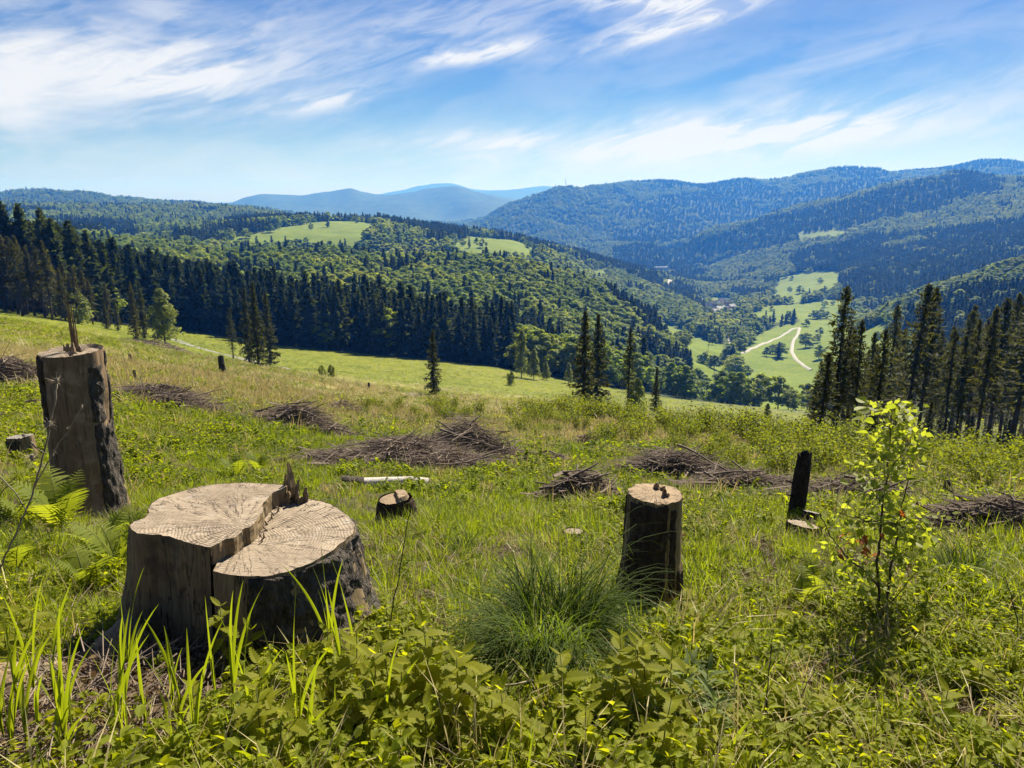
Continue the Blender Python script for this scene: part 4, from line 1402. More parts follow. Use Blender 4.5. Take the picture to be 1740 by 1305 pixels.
def big_stump():
    top = at(410, 893, 3.62)
    zu = top[2]
    zl = zu - 0.092
    C = top.copy()
    C[2] = float(height(C[0], C[1])) - 0.05
    e = tag(empty('split_stump', C), 'huge wide tree stump sawn at two levels with a torn splinter', 'stump')
    STUMPS.append((C[0], C[1], 0.50))
    SHADE.append((C[0] - 0.28, C[1] - 0.78, 0.62))
    SHADE.append((C[0] - 0.35, C[1] - 1.15, 0.55))
    up = [plane_hit(x, y, zu) for x, y in ((357, 930), (326, 924), (293, 913), (273, 908), (250, 908), (233, 906), (224, 900), (221, 893), (228, 886), (246, 880), (253, 871), (252, 865), (258, 855), (268, 848), (301, 837), (342, 826), (377, 822), (415, 820), (453, 822), (488, 824))]
    split = [plane_hit(x, y, zu) for x, y in ((488, 824), (486, 829), (474, 834), (463, 838), (454, 847), (446, 857), (447, 864), (446, 871), (440, 877), (436, 884), (430, 891), (424, 896), (417, 897), (411, 900), (405, 908), (397, 914), (386, 915), (377, 919), (367, 925), (357, 930))]
    low = [plane_hit(x, y, zl) for x, y in ((362, 970), (387, 976), (420, 979), (453, 979), (491, 971), (529, 956), (562, 937), (584, 920), (597, 909), (603, 899), (601, 888), (592, 877), (574, 864), (551, 853), (526, 848), (508, 847))]
    up = densify(np.array(up)[:, :2], 0.022, 1, 0.0028)
    split = densify(np.array(split)[:, :2], 0.02, 2, 0.003)
    low = densify(np.array(low)[:, :2], 0.022, 3, 0.0028)
    loc = C[:2]
    up, split, low = up - loc, split - loc, low - loc
    hu, hl = zu - C[2], zl - C[2]

    def face(name, outline, z, seed, label):
        """sawn face: rings of vertices towards the pith so that it is slightly uneven"""
        mb = MB()
        c = outline.mean(0)
        rings = 12
        vs = []
        n = len(outline)
        for k in range(rings):
            s = 1 - k / rings
            p = c + (outline - c) * s
            zz = z + 0.006 * fbm(p[:, 0] * 9, p[:, 1] * 9, seed, 3) * (k > 0) + (0.004 if k else 0.0) * 0
            vs.append(np.column_stack((p, zz)))
        vs.append(np.array([[c[0], c[1], z]]))
        fs = []
        for k in range(rings - 1):
            for i in range(n):
                j = (i + 1) % n
                fs.append((k * n + i, k * n + j, (k + 1) * n + j, (k + 1) * n + i))
        for i in range(n):
            fs.append(((rings - 1) * n + i, (rings - 1) * n + (i + 1) % n, rings * n))
        mb.add(np.concatenate(vs), fs)
        o = link('cut_face', mb.mesh('stump_cut_face', M['end']), e)
        o["label"] = label
        return o
    face('upper', np.concatenate((up, split[1:-1])), hu, 5, 'higher pale sawn face with radial cracks')
    face('lower', np.concatenate((low, split[::1][:-1])), hl, 6, 'lower pale sawn face with clear rings')
    # riser torn along the grain
    mb = MB()
    n = len(split)
    rows = 6
    rr = np.random.default_rng(9)
    vs = []
    for k in range(rows):
        t = k / (rows - 1)
        z = hu + (hl - 0.004 - hu) * t
        off = rr.normal(0, 0.0025, (n, 2)) * (0 < k < rows - 1)
        vs.append(np.column_stack((split + off, np.full(n, z))))
    mb.add(np.concatenate(vs), [(k * n + i, k * n + i + 1, (k + 1) * n + i + 1, (k + 1) * n + i) for k in range(rows - 1) for i in range(n - 1)])
    link('torn_riser', mb.mesh('stump_riser', M['side']), e)
    # side walls, flaring to the roots

    def wall(outline, htop, name, mat, off=0.0, rough=0.0, drop=0.0, rows=22, seed=0, ragged=0.0):
        mb = MB()
        n = len(outline)
        ang = np.arctan2(outline[:, 1], outline[:, 0])
        rad = np.linalg.norm(outline, axis=1)
        lob = 0.5 + 0.5 * np.cos(ang * 4 + 0.8)
        vs = []
        ht = htop - drop - ragged * vnoise(ang * 9, ang * 0, seed + 4)
        for k in range(rows):
            t = k / (rows - 1)
            z = ht * (1 - t) - 0.12 * t
            fl = 1 + 0.13 * t + (0.20 + 0.50 * lob) * np.exp(-(1 - t) * 4.2)
            rr_ = rad * fl + off
            if rough:
                rr_ = rr_ + rough * (fbm(ang * 5.5, z * 14, seed, 4) + 0.6 * fbm(ang * 16, z * 26, seed + 9, 3))
            else:
                rr_ = rr_ + (0.020 * fbm(ang * 5, z * 2.5, seed, 3) + 0.008 * fbm(ang * 22, z * 1.2, seed + 2, 2)) * min(1, t * 5)
            vs.append(np.column_stack((np.cos(ang) * rr_, np.sin(ang) * rr_, z)))
        V = np.concatenate(vs)
        fs = [(k * n + i, k * n + i + 1, (k + 1) * n + i + 1, (k + 1) * n + i) for k in range(rows - 1) for i in range(n - 1)]
        if off:
            # thickness of the bark at its upper edge
            inner = np.column_stack((outline, np.full(n, htop - drop - 0.008)))
            b = len(V)
            V = np.concatenate((V, inner))
            fs += [(i, b + i, b + i + 1, i + 1) for i in range(n - 1)]
        mb.add(V, fs)
        return link(name, mb.mesh('stump_' + name, mat, True), e)
    wall(up, hu, 'wood', M['side'], seed=20)
    lowfull = low
    wall(lowfull, hl, 'wood', M['side'], seed=21)
    k0 = int(len(low) * 0.13)
    lowd = densify(low[k0:], 0.009, 4, 0.001)
    o = wall(lowd, hl, 'bark', M['bark'], off=0.016, rough=0.020, drop=0.006, rows=60, seed=31, ragged=0.03)
    o["label"] = 'dark flaking bark on the right side'
    lowe = densify(low[:k0 + 3], 0.009, 5, 0.001)
    o = wall(lowe, hl, 'bark', M['bark_dark'], off=0.006, rough=0.010, drop=0.10, rows=50, seed=33, ragged=0.12)
    # torn splinters at the back end of the split
    bx = (split[1] + low[-1]) / 2
    for i, (dx, dy, w, h_) in enumerate(((0.0, 0.0, 0.055, 0.235), (-0.035, 0.01, 0.045, 0.165), (0.03, -0.02, 0.05, 0.14), (0.055, -0.05, 0.05, 0.085), (-0.01, -0.045, 0.04, 0.08), (0.075, -0.02, 0.04, 0.10))):
        mb = MB()
        b0 = np.array((bx[0] + dx, bx[1] + dy, hl - 0.01))
        shard(mb, b0, b0 + np.array((0.012 * (i % 3 - 1), 0.0, h_)), w, 0.035, 60 + i)
        link('splinter', mb.mesh('stump_splinter', M['side']), e)
    for i in range(16):
        mb = MB()
        s = split[4 + int(i * (len(split) - 16) / 16)]
        b0 = np.array((s[0] + 0.012 + R_.random() * 0.03, s[1] - 0.012 - R_.random() * 0.02, hl - 0.004))
        shard(mb, b0, b0 + np.array((R_.uniform(-0.02, 0.03), R_.uniform(-0.02, 0.01), R_.uniform(0.012, 0.045))), 0.012, 0.006, 90 + i)
        link('splinter', mb.mesh('stump_splinter', M['end']), e)
    # surface roots
    for i, (pts, r0, r1) in enumerate((([(-0.40, -0.25, 0.20), (-0.60, -0.48, 0.06), (-0.80, -0.78, None), (-0.98, -1.10, None), (-1.12, -1.35, None)], 0.17, 0.055),
                                      ([(-0.10, -0.42, 0.12), (-0.08, -0.60, 0.02), (0.0, -0.85, None)], 0.11, 0.05),
                                      ([(0.40, -0.2, 0.12), (0.60, -0.36, None), (0.80, -0.5, None)], 0.11, 0.04))):
        P = []
        for x, y, z in pts:
            if z is None:
                z = float(height(C[0] + x, C[1] + y)) - C[2] + 0.035
            P.append((x, y, z))
        P = densify(P, 0.05, 7 + i, 0.006)
        for q in P[::2]:
            STUMPS.append((C[0] + q[0], C[1] + q[1], 0.14))
        mb = MB()
        k = np.linspace(0, 1, len(P))
        mb.tube(P, (r0 + (r1 - r0) * k) * (1 + 0.08 * fbm(k * 8, k * 0, 50 + i, 2)), 12)
        link('root', mb.mesh('stump_root', M['side'] if i == 0 else M['bark_dark'], True), e)


big_stump()


def stump(label, x, yb, wpx, ytop, seed, side, end, bark, bark_ranges, tilt=(0, 0), flare=0.35, lobes=3, name='tree_stump', rot=0.0, splinters=(), Y=None, lean=(0, 0), roughb=0.03, hole=None, ridge=0.0):
    base = ground_at(x, yb, 2, 80)
    mpp = (base[1] * CP - base[2] * SP) / FPX
    r = wpx * mpp / 2
    cy_ = base[1] + r * 0.9
    cx_ = base[0] * cy_ / base[1]
    cz = float(height(cx_, cy_))
    h = (yb - ytop) * mpp / CP + (base[2] - cz) * 0 + r * 0.2
    e = tag(empty(name, (cx_, cy_, cz)), label, 'stump')
    STUMPS.append((cx_, cy_ - r * 0.3, r * 1.25))
    n, rows = 72, 26
    a = np.arange(n) * 2 * math.pi / n
    rad = r * (1 + 0.07 * fbm(np.cos(a) * 1.5 + seed, np.sin(a) * 1.5, seed, 3))
    rad = rad * (1 + 0.022 * fbm(a * 5.0, a * 0 + seed, seed + 61, 2))
    chip = -r * 0.16 * np.clip(fbm(a * 3.2, a * 0 + seed, seed + 63, 3) - 0.15, 0, 1) + r * 0.02 * fbm(a * 9.0, a * 0, seed + 64, 2)
    ttilt = tilt[0] * np.cos(a) * rad + tilt[1] * np.sin(a) * rad + chip

    def surf(off, rough, ang, rr0, tz, zlo=0.0, zhi=1.0, sd=0, rows=rows):
        vs = []
        for k in range(rows):
            t = k / (rows - 1)
            q = zhi + (zlo - zhi) * t
            z = (h + tz) * q - 0.10 * (1 - q)
            lob = 0.5 + 0.5 * np.cos(ang * lobes + seed)
            fl = 1 + 0.07 * (1 - q) + flare * (0.5 + 0.7 * lob) * np.exp(-q * h / (0.55 * r + 0.10))
            R = rr0 * fl * (1 + 0.09 * fbm(np.cos(ang) * 1.2 + seed, np.sin(ang) * 1.2 + q * h / r * 0.7, seed + 31, 3) * min(1.0, (1 - q) * 4)) + off
            R = R + rough * (fbm(ang * 4 + sd, z / max(r, 0.05) * 2.4, seed + sd, 4) + 0.5 * fbm(ang * 12, z / max(r, 0.05) * 6, seed + 3, 3)) * min(1.0, (1 - q) * 12 + 0.15)
            vs.append(np.column_stack((np.cos(ang) * R + lean[0] * (q - 1), np.sin(ang) * R + lean[1] * (q - 1), z)))
        return np.concatenate(vs)
    mb = MB()
    V = surf(0, r * 0.025, a, rad, ttilt)
    mb.add(V, [(k * n + i, k * n + (i + 1) % n, (k + 1) * n + (i + 1) % n, (k + 1) * n + i) for k in range(rows - 1) for i in range(n)])
    link('wood', mb.mesh('stump_wood', side, True), e)
    # sawn face with a low step where the tree broke off
    mb = MB()
    rings = 8
    vs = []
    for k in range(rings):
        s = 1 - k / rings
        px, py = np.cos(a) * rad * s, np.sin(a) * rad * s
        z = h + (ttilt - chip) * s + chip * max(0.0, 1 - 5.0 * (1 - s))
        if ridge and k:
            side_ = px * math.cos(rot) + py * math.sin(rot)
            z = z + ridge * (side_ > 0.15 * r)
        z = z + 0.03 * r * fbm(px / r * 2, py / r * 2, seed + 5, 3) * (k > 0)
        vs.append(np.column_stack((px, py, z)))
    vs.append(np.array([[0, 0, h + (ridge if 0 > 0.15 else 0)]]))
    fs = [(k * n + i, k * n + (i + 1) % n, (k + 1) * n + (i + 1) % n, (k + 1) * n + i) for k in range(rings - 1) for i in range(n)]
    fs += [((rings - 1) * n + i, (rings - 1) * n + (i + 1) % n, rings * n) for i in range(n)]
    mb.add(np.concatenate(vs), fs)
    link('cut_face', mb.mesh('stump_cut_face', end), e)
    for j, (d0, d1, zlo, zhi, bm) in enumerate(bark_ranges):
        ang = np.radians(np.linspace(d0, d1, max(8, int((d1 - d0) / 2.2))))
        ra = np.interp(ang, np.concatenate((a - 2 * math.pi, a, a + 2 * math.pi)), np.tile(rad, 3))
        tz = tilt[0] * np.cos(ang) * ra + tilt[1] * np.sin(ang) * ra
        rw = 40
        edge = 0.06 * fbm(ang * 6, ang * 0, seed + j, 3)
        Vb = surf(r * 0.035 + 0.004, max(r * roughb, 0.004), ang, ra, tz, zlo, zhi, 11 + j, rw)
        m_ = len(ang)
        Vb = Vb.reshape(rw, m_, 3)
        Vb[0, :, 2] += edge * h * 0.5 - 0.01
        k_ = np.linspace(0, 1, rw)
        # ragged side edges lie down on the wood
        for sidx in (0, -1):
            c = np.array((lean[0] * 0, lean[1] * 0))
            Vb[:, sidx, :2] *= 0.93
            wob = 1 + 0.10 * fbm(k_ * 9, k_ * 0 + sidx * 3, seed + 77, 3)
            ca, sa = np.cos(0.12 * (wob - 1) * 8), np.sin(0.12 * (wob - 1) * 8)
            xx_, yy_ = Vb[:, sidx, 0].copy(), Vb[:, sidx, 1].copy()
            Vb[:, sidx, 0], Vb[:, sidx, 1] = xx_ * ca - yy_ * sa, xx_ * sa + yy_ * ca
        Vb[0, :, :2] *= 0.965
        mb = MB()
        mb.add(Vb.reshape(-1, 3), [(k * m_ + i, k * m_ + i + 1, (k + 1) * m_ + i + 1, (k + 1) * m_ + i) for k in range(rw - 1) for i in range(m_ - 1)])
        link('bark', mb.mesh('stump_bark', bm, True), e)
    for j, (dx, dy, w, hh, lx) in enumerate(splinters):
        mb = MB()
        b0 = np.array((dx * r, dy * r, h - 0.01))
        shard(mb, b0, b0 + np.array((lx * hh * 0.3, 0, hh)), w, w * 0.6, seed * 10 + j)
        link('splinter', mb.mesh('stump_splinter', M['side_warm'] if j % 2 else M['side_brown']), e)
    return e, r, h


# tall stump on the left
stump('tall brown stump with thin upright splinters, at the left edge of the clearing', 160, 880, 94, 606, 3, M['side_brown'], M['end'], M['bark'],
      [(-34, 2, 0.62, 0.93, M['bark']), (-36, 24, 0.0, 0.60, M['bark']), (20, 60, 0.2, 0.98, M['bark']), (-175, -120, 0.60, 0.99, M['bark_dark'])],
      tilt=(0.02, 0.05), flare=0.45, lobes=2, name='splintered_stump', lean=(0.03, 0), roughb=0.07,
      splinters=((0.05, 0.1, 0.034, 0.56, -0.02), (0.15, 0.12, 0.024, 0.44, 0.0), (0.24, 0.06, 0.016, 0.32, 0.05), (-0.02, -0.12, 0.05, 0.09, 0.0), (0.18, -0.2, 0.05, 0.10, 0.3), (0.34, -0.1, 0.03, 0.06, 0.5), (-0.22, 0.0, 0.025, 0.07, 0.0)), ridge=-0.035)
# stump right of centre
stump('upright dark stump with smooth orange-brown cut top, right of the grass tussock', 1104, 1040, 90, 846, 8, M['side_warm'], M['end_warm'], M['bark_dark'],
      [(-158, -72, 0.0, 0.985, M['bark_dark']), (-66, -52, 0.30, 0.95, M['bark_dark']), (-48, 10, 0.0, 0.48, M['bark_dark']), (40, 170, 0.0, 0.98, M['bark_dark'])],
      tilt=(-0.03, 0.0), flare=0.50, lobes=3, lean=(0.02, 0), roughb=0.05,
      splinters=((0.12, 0.45, 0.045, 0.050, 0.2), (0.34, 0.42, 0.06, 0.035, 1.2), (0.30, -0.28, 0.035, 0.055, 0.0), (0.42, -0.30, 0.03, 0.03, 0.1)))
stump('small dark stump with notched pale top, between the big stump and the log', 672, 893, 50, 852, 12, M['bark_dark'], M['end_warm'], M['bark_dark'], [(-180, 170, 0.0, 0.95, M['bark_dark'])], tilt=(0.10, 0.0), flare=0.8, lobes=3, ridge=0.04, rot=0.3)
stump('tiny stump half sunk in grass, left of the upright dark stump', 974, 928, 32, 906, 14, M['bark_dark'], M['end'], M['bark_dark'], [(-180, 20, 0.0, 0.95, M['bark_dark'])], tilt=(0.0, -0.12), flare=0.5)
stump('small grey stump left of the tall splintered stump', 40, 778, 40, 746, 16, M['side'], M['end_grey'], M['bark'], [(-180, -60, 0.0, 0.9, M['bark'])], tilt=(0.08, -0.1), flare=0.2)
stump('low pale stump cut flush, leftmost of the three beside the black snag', 1291, 898, 27, 881, 18, M['bark_dark'], M['end_grey'], M['bark_dark'], [], tilt=(-0.25, -0.25), flare=0.3)
stump('low stump cut flush directly beside the black snag', 1377, 891, 28, 873, 19, M['bark_dark'], M['end_grey'], M['bark_dark'], [], tilt=(-0.22, -0.25), flare=0.3)
stump('widest of the three low cut stumps, in front of the black snag', 1362, 920, 52, 899, 20, M['bark_dark'], M['end'], M['bark_dark'], [(-180, 0, 0.0, 0.9, M['bark_dark'])], tilt=(-0.16, -0.16), flare=0.3)
stump('small broken stump lump at the clearing edge, above the grey stump', 56, 695, 26, 684, 23, M['side'], M['end_grey'], M['bark'], [], tilt=(0.1, -0.2), flare=0.4)


def snag(label, x, yb, ytop, wpx, seed, xt=None, mat='char', lo=3):
    p = ground_at(x, yb, lo, 200)
    mpp = (p[1] * CP - p[2] * SP) / FPX
    h = (yb - ytop) * mpp / CP
    r = wpx * mpp / 2
    lx = ((xt if xt is not None else x) - x) * mpp
    e = tag(empty('broken_snag', p), label, 'snag')
    mb = MB()
    n, rows = 20, 22
    a = np.arange(n) * 2 * math.pi / n
    vs = []
    for k in range(rows):
        t = k / (rows - 1)
        R = r * (1.12 - 0.2 * t + 0.35 * math.exp(-t * 14)) * (1 + 0.16 * fbm(np.cos(a) * 2 + seed, np.sin(a) * 2 + t * 7, seed, 3))
        z = np.full(n, h * t - 0.08 * (1 - t))
        if k == rows - 1:
            z = z + h * 0.09 * vnoise(a * 2.2, a * 0, seed)
        vs.append(np.column_stack((np.cos(a) * R + lx * t, np.sin(a) * R, z)))
    vs.append(np.array([[lx * 0.97, 0, h * 0.93]]))
    fs = [(k * n + i, k * n + (i + 1) % n, (k + 1) * n + (i + 1) % n, (k + 1) * n + i) for k in range(rows - 1) for i in range(n)]
    fs += [((rows - 1) * n + i, (rows - 1) * n + (i + 1) % n, rows * n) for i in range(n)]
    mb.add(np.concatenate(vs), fs)
    link('trunk', mb.mesh('snag_trunk', M[mat]), e)
    mb = MB()
    for s in range(3):
        aa = R_.random() * 6.28
        b0 = np.array((lx + math.cos(aa) * r * 0.6, math.sin(aa) * r * 0.6, h * 0.95))
        shard(mb, b0, b0 + np.array((0, 0, h * R_.uniform(0.05, 0.11))), r * 0.5, r * 0.3, seed * 7 + s)
    link('splintered_top', mb.mesh('snag_top', M[mat]), e)
    mb = MB()
    for s in range(3):
        t = R_.uniform(0.3, 0.8)
        aa = R_.random() * 6.28
        o = np.array((lx * t, 0, h * t))
        d = np.array((math.cos(aa), math.sin(aa), 0.3))
        mb.tube([o, o + d * r * 1.8], [r * 0.16, r * 0.07], 5)
    link('branch_stub', mb.mesh('snag_stub', M[mat]), e)
    STUMPS.append((p[0], p[1], r))


snag('tall black leaning snag beside the low cut stumps', 1349, 886, 772, 25, 31, 1357)
snag('short dark post-like snag in the scrub, right of the sapling', 1604, 850, 818, 11, 32, 1606)
snag('short dark snag standing above the road bend on the left', 379, 634, 606, 10, 33, 377, lo=15)
snag('thin grey post rising from the long brush pile on the left', 233, 656, 630, 5, 34, 231, 'stick', lo=10)
snag('thin little stick post behind the long brush pile', 223, 618, 602, 5, 35, 222, 'stick', lo=15)
snag('thin black post at the straw edge of the meadow', 627, 662, 651, 4, 36, 627, lo=15)

# ------------------------------------------------------------------ brush piles, log, twigs


def brush_pile(label, x, y, wpx, hpx, n, seed, angle=0.0, sticks=14, lo=5):
    p = ground_at(x, y, lo, 120)
    r = np.random.default_rng(seed)
    mpp = (p[1] * CP - p[2] * SP) / FPX
    L, H = wpx * mpp * 1.1, hpx * mpp * 1.0
    D = max(L * 0.42, H * 1.2)
    for q in np.linspace(-0.36, 0.36, 5):
        STUMPS.append((p[0] + math.cos(angle) * q * L, p[1] + math.sin(angle) * q * L, D * 0.26))
    e = tag(empty('brush_pile', p, angle), label, 'brush pile')
    cz, sz_ = math.cos(angle), math.sin(angle)

    def gz(lx, ly):
        return height(p[0] + lx * cz - ly * sz_, p[1] + lx * sz_ + ly * cz) - p[2]
    n = int(n * 1.45)
    mb = MB()
    u = r.normal(0, 0.24, n) * L
    v = r.normal(0, 0.24, n) * D
    g0 = gz(u, v)
    env = np.exp(-(u / (L * 0.40)) ** 2 - (v / (D * 0.45)) ** 2) * (0.72 + 0.5 * vnoise(u / L * 5 + seed, v / D * 3, seed))
    zc = g0 + H * env * r.random(n) ** 0.55
    az = np.where(r.random(n) < 0.6, r.normal(0.12, 0.35, n), r.random(n) * 3.14)
    el = r.normal(0.0, 0.16, n) + (r.random(n) < 0.07) * r.uniform(0.2, 0.9, n)
    ln = np.clip(r.lognormal(-0.25, 0.6, n), 0.2, 2.6) * min(1.0, max(0.3, L / 3.2)) * 0.8
    rad = np.clip(r.lognormal(-0.55, 0.75, n), 0.22, 4.0) * 0.0043 * (1 + p[1] / 22.0)
    d = np.stack((np.cos(az) * np.cos(el), np.sin(az) * np.cos(el), np.sin(el)), 1)
    side = unit(np.cross(d, np.array((0, 0, 1.0))))
    upv = np.cross(side, d)
    c = np.stack((u, v, zc), 1)
    bowl = r.normal(0, 0.10, n) * ln
    p0 = c - d * (ln / 2)[:, None]
    p1 = c + side * bowl[:, None] + upv * (r.normal(0, 0.05, n) * ln)[:, None]
    p2 = c + d * (ln / 2)[:, None]
    V, F = [], []
    for q, rr in ((p0, rad), (p1, rad * 0.85), (p2, rad * 0.35)):
        for k in range(3):
            th = k * 2.094
            V.append(q + (side * math.cos(th) + upv * math.sin(th)) * rr[:, None])
    V = np.stack(V, 1).reshape(-1, 3)
    i = np.arange(n)[:, None] * 9
    quads = np.array([(a * 3 + b, a * 3 + (b + 1) % 3, a * 3 + 3 + (b + 1) % 3, a * 3 + 3 + b) for a in range(2) for b in range(3)]).ravel()
    F = (i + quads[None]).reshape(-1, 4)
    mb.add(V, F.tolist())
    tag(link('twigs', mb.mesh('brush_twigs', M['stick']), e), None, None, None, 'stuff')
    for k in range(sticks):
        a = r.normal(0.1, 0.5)
        ln_ = L * r.uniform(0.12, 0.3) + 0.2
        ux, vy = r.normal(0, 0.24) * L, r.normal(-0.12, 0.18) * D
        z0 = float(gz(np.array(ux), np.array(vy))) + H * math.exp(-(ux / (L * 0.4)) ** 2) * r.uniform(0.5, 1.0)
        elv = r.normal(0.05, 0.22)
        dd = np.array((math.cos(a) * math.cos(elv), math.sin(a) * math.cos(elv), math.sin(elv)))
        m1 = MB()
        b0 = np.array((ux, vy, z0)) - dd * ln_ / 2
        pts = [b0 + dd * ln_ * t + np.array((0, 0, 0.04 * ln_ * math.sin(t * 4 + k))) for t in np.linspace(0, 1, 5)]
        m1.tube(pts, np.linspace(1, 0.45, 5) * r.uniform(0.005, 0.015) * (1 + p[1] / 18.0), 6)
        q = pts[2]
        for s in (-1, 1):
            m1.tube([q, q + dd * ln_ * 0.25 + np.array((-dd[1], dd[0], 0.25)) * s * ln_ * 0.16], [0.006 * (1 + p[1] / 18.0), 0.003], 4)
        link('branch', m1.mesh('brush_branch', M['stick']), e)


brush_pile('grey brush pile behind the tall splintered stump, cut by the left photo edge', 25, 650, 170, 42, 1000, 71, 0.05)
brush_pile('long low brush pile right of the tall splintered stump', 285, 694, 230, 40, 1500, 72, -0.03)
brush_pile('dark brush pile above the big split stump', 508, 728, 160, 44, 1100, 73, -0.1)
brush_pile('small flat brush pile behind the dark one above the split stump', 586, 702, 80, 20, 400, 74, -0.1, 6)
brush_pile('largest brush pile, long and dark, in the middle of the clearing', 690, 795, 330, 48, 2600, 75, 0.06, 26)
brush_pile('steep end heap of the largest brush pile', 790, 782, 190, 70, 1500, 76, -0.15, 16)
brush_pile('tiny brush heap between two bigger piles, left of centre', 692, 722, 34, 14, 200, 77, 0, 4)
brush_pile('loose branch heap left of the upright dark stump', 985, 848, 140, 52, 900, 78, 0.35, 14)
brush_pile('brush pile behind the upright dark stump', 1150, 815, 200, 56, 1500, 79, -0.2, 14)
brush_pile('low brush row between the upright stump and the black snag', 1262, 842, 190, 46, 1200, 80, -0.12, 10)
brush_pile('thin straight brush row right of the black snag', 1440, 853, 240, 36, 1300, 81, -0.06, 12)
brush_pile('wide grey brush pile at the right photo edge', 1690, 905, 250, 58, 1700, 82, -0.1, 16)
brush_pile('faint little brush heap in the straw right of centre', 950, 788, 56, 18, 250, 83, 0.0, 4)
brush_pile('pale brush patch in the straw below the spruce pair', 1002, 756, 70, 20, 300, 84, 0.0, 5)
brush_pile('grey brush heap below the bright green birch', 275, 588, 110, 12, 400, 85, -0.1, 5, lo=20)


def fallen_log():
    a, b = ground_at(578, 826, 4, 60), ground_at(727, 828, 4, 60)
    e = tag(empty('fallen_log', (a + b) / 2), 'short bleached log lying in the grass behind the small dark stump', 'log')
    c = (a + b) / 2
    d = (b - a) / 2
    r = 0.095
    for q in np.linspace(-1, 1, 9):
        STUMPS.append((c[0] + d[0] * q, c[1] + d[1] * q - 0.2, 0.26))
    mb = MB()
    k = np.linspace(-1, 1, 16)
    pts = np.array([d * t + np.array((0, 0, r * 0.55 + 0.01 + 0.02 * math.sin(t * 3))) for t in k])
    mb.tube(pts, r * (1 + 0.12 * fbm(k * 3, k * 0, 5, 3)) * np.interp(k, [-1, -0.9, 1], [0.55, 1, 0.9]), 14)
    link('log_wood', mb.mesh('log_wood', M['pale_log'], True), e)
    mb = MB()
    mb.tube(pts[:5] + np.array((0, 0, 0.004)), r * 1.13, 14)
    link('bark', mb.mesh('log_bark', M['bark'], True), e)
    STUMPS.append((c[0], c[1], 0.12))


fallen_log()


def twig(label, pts, r0, r1, mat, name='fallen_twig', forks=2, lift=0.03):
    P = []
    for x, y in pts:
        q = ground_at(x, y, 1.3, 40)
        P.append(q + np.array((0, 0, lift)))
    P = np.array(P)
    o = P[0].copy()
    e = tag(empty(name, o), label, 'twig')
    mb = MB()
    D = densify(P - o, 0.06, 3, 0.004)
    mb.tube(D, np.linspace(r0, r1, len(D)), 6)
    link('stick', mb.mesh('twig_stick', M[mat], True), e)
    for f in range(forks):
        i = int(len(D) * (0.35 + 0.3 * f))
        t = unit((D[-1] - D[0])[None])[0]
        q = D[min(i, len(D) - 1)]
        mb = MB()
        mb.tube([q, q + t * 0.10 + np.array((0.0, 0.05 * (1 - 2 * f), 0.04))], [r1, r1 * 0.4], 4)
        link('side_twig', mb.mesh('twig_fork', M[mat]), e)


twig('long pale twig lying across the plants below the tussock', [(772, 1243), (850, 1222), (930, 1208), (1012, 1198)], 0.005, 0.003, 'stem_dry', lift=0.16)
twig('short grey stick at the right foot of the big split stump', [(615, 1068), (650, 1050), (692, 1036)], 0.010, 0.006, 'stick', lift=0.05)
twig('pale broken stick end at the right photo edge', [(1722, 1108), (1745, 1122)], 0.016, 0.012, 'pale_log', lift=0.05)
twig('curved dark stick at the bottom edge right of centre', [(1424, 1303), (1445, 1288), (1462, 1284)], 0.008, 0.005, 'stick', lift=0.06)


def stone(label, x, y, s, seed):
    p = ground_at(x, y, 1.5, 40)
    mb = MB()
    n, k = 16, 10
    r = np.random.default_rng(seed)
    vs = []
    for j in range(k + 1):
        th = math.pi * j / k
        for i in range(n):
            a = 2 * math.pi * i / n
            q = 1 + 0.28 * float(fbm(math.cos(a) * math.sin(th) * 1.7 + seed, math.cos(th) * 1.7 + math.sin(a) * math.sin(th), seed, 3))
            vs.append((math.cos(a) * math.sin(th) * s * q, math.sin(a) * math.sin(th) * s * 0.7 * q, math.cos(th) * s * 0.8 * q + s * 0.4))
    fs = [(j * n + i, j * n + (i + 1) % n, (j + 1) * n + (i + 1) % n, (j + 1) * n + i) for j in range(k) for i in range(n)]
    mb.add(vs, fs)
    o = link('field_stone', mb.mesh('field_stone', M['stone']))
    o.location = p
    tag(o, label, 'stone')


stone('grey stone in the shade at the foot of the big split stump', 448, 1122, 0.055, 3)

# ------------------------------------------------------------------ plants of the clearing
def blade_strip(mb, base, d, L, w, bend, r, segs=4, fold=0.0, mat=0):
    """one grass blade: leaves along d, arches over by bend"""
    k = np.linspace(0, 1, segs + 1)
    hd = np.array((d[0], d[1], 0.0))
    nh = np.linalg.norm(hd)
    hd = hd / nh if nh > 1e-6 else np.array((1.0, 0, 0))
    sd = np.array((-hd[1], hd[0], 0.0))
    tw = r.normal(0, 0.5)
    sd = sd * math.cos(tw) + hd * math.sin(tw)
    th0 = math.atan2(d[2], nh)
    th = th0 - bend * k ** 1.3
    st = L / segs
    P = [np.asarray(base, float)]
    for i in range(segs):
        P.append(P[-1] + (hd * math.cos(th[i]) + np.array((0, 0, math.sin(th[i])))) * st)
    P = np.array(P)
    ww = w * np.array([0.55, 1.0, 0.9, 0.6, 0.05] if segs == 4 else np.interp(k, [0, 0.25, 0.6, 1], [0.55, 1, 0.8, 0.05]))
    V = np.stack((P - sd * ww[:, None] / 2, P + sd * ww[:, None] / 2), 1).reshape(-1, 3)
    mb.add(V, [(2 * i, 2 * i + 1, 2 * i + 3, 2 * i + 2) for i in range(segs)], mat)


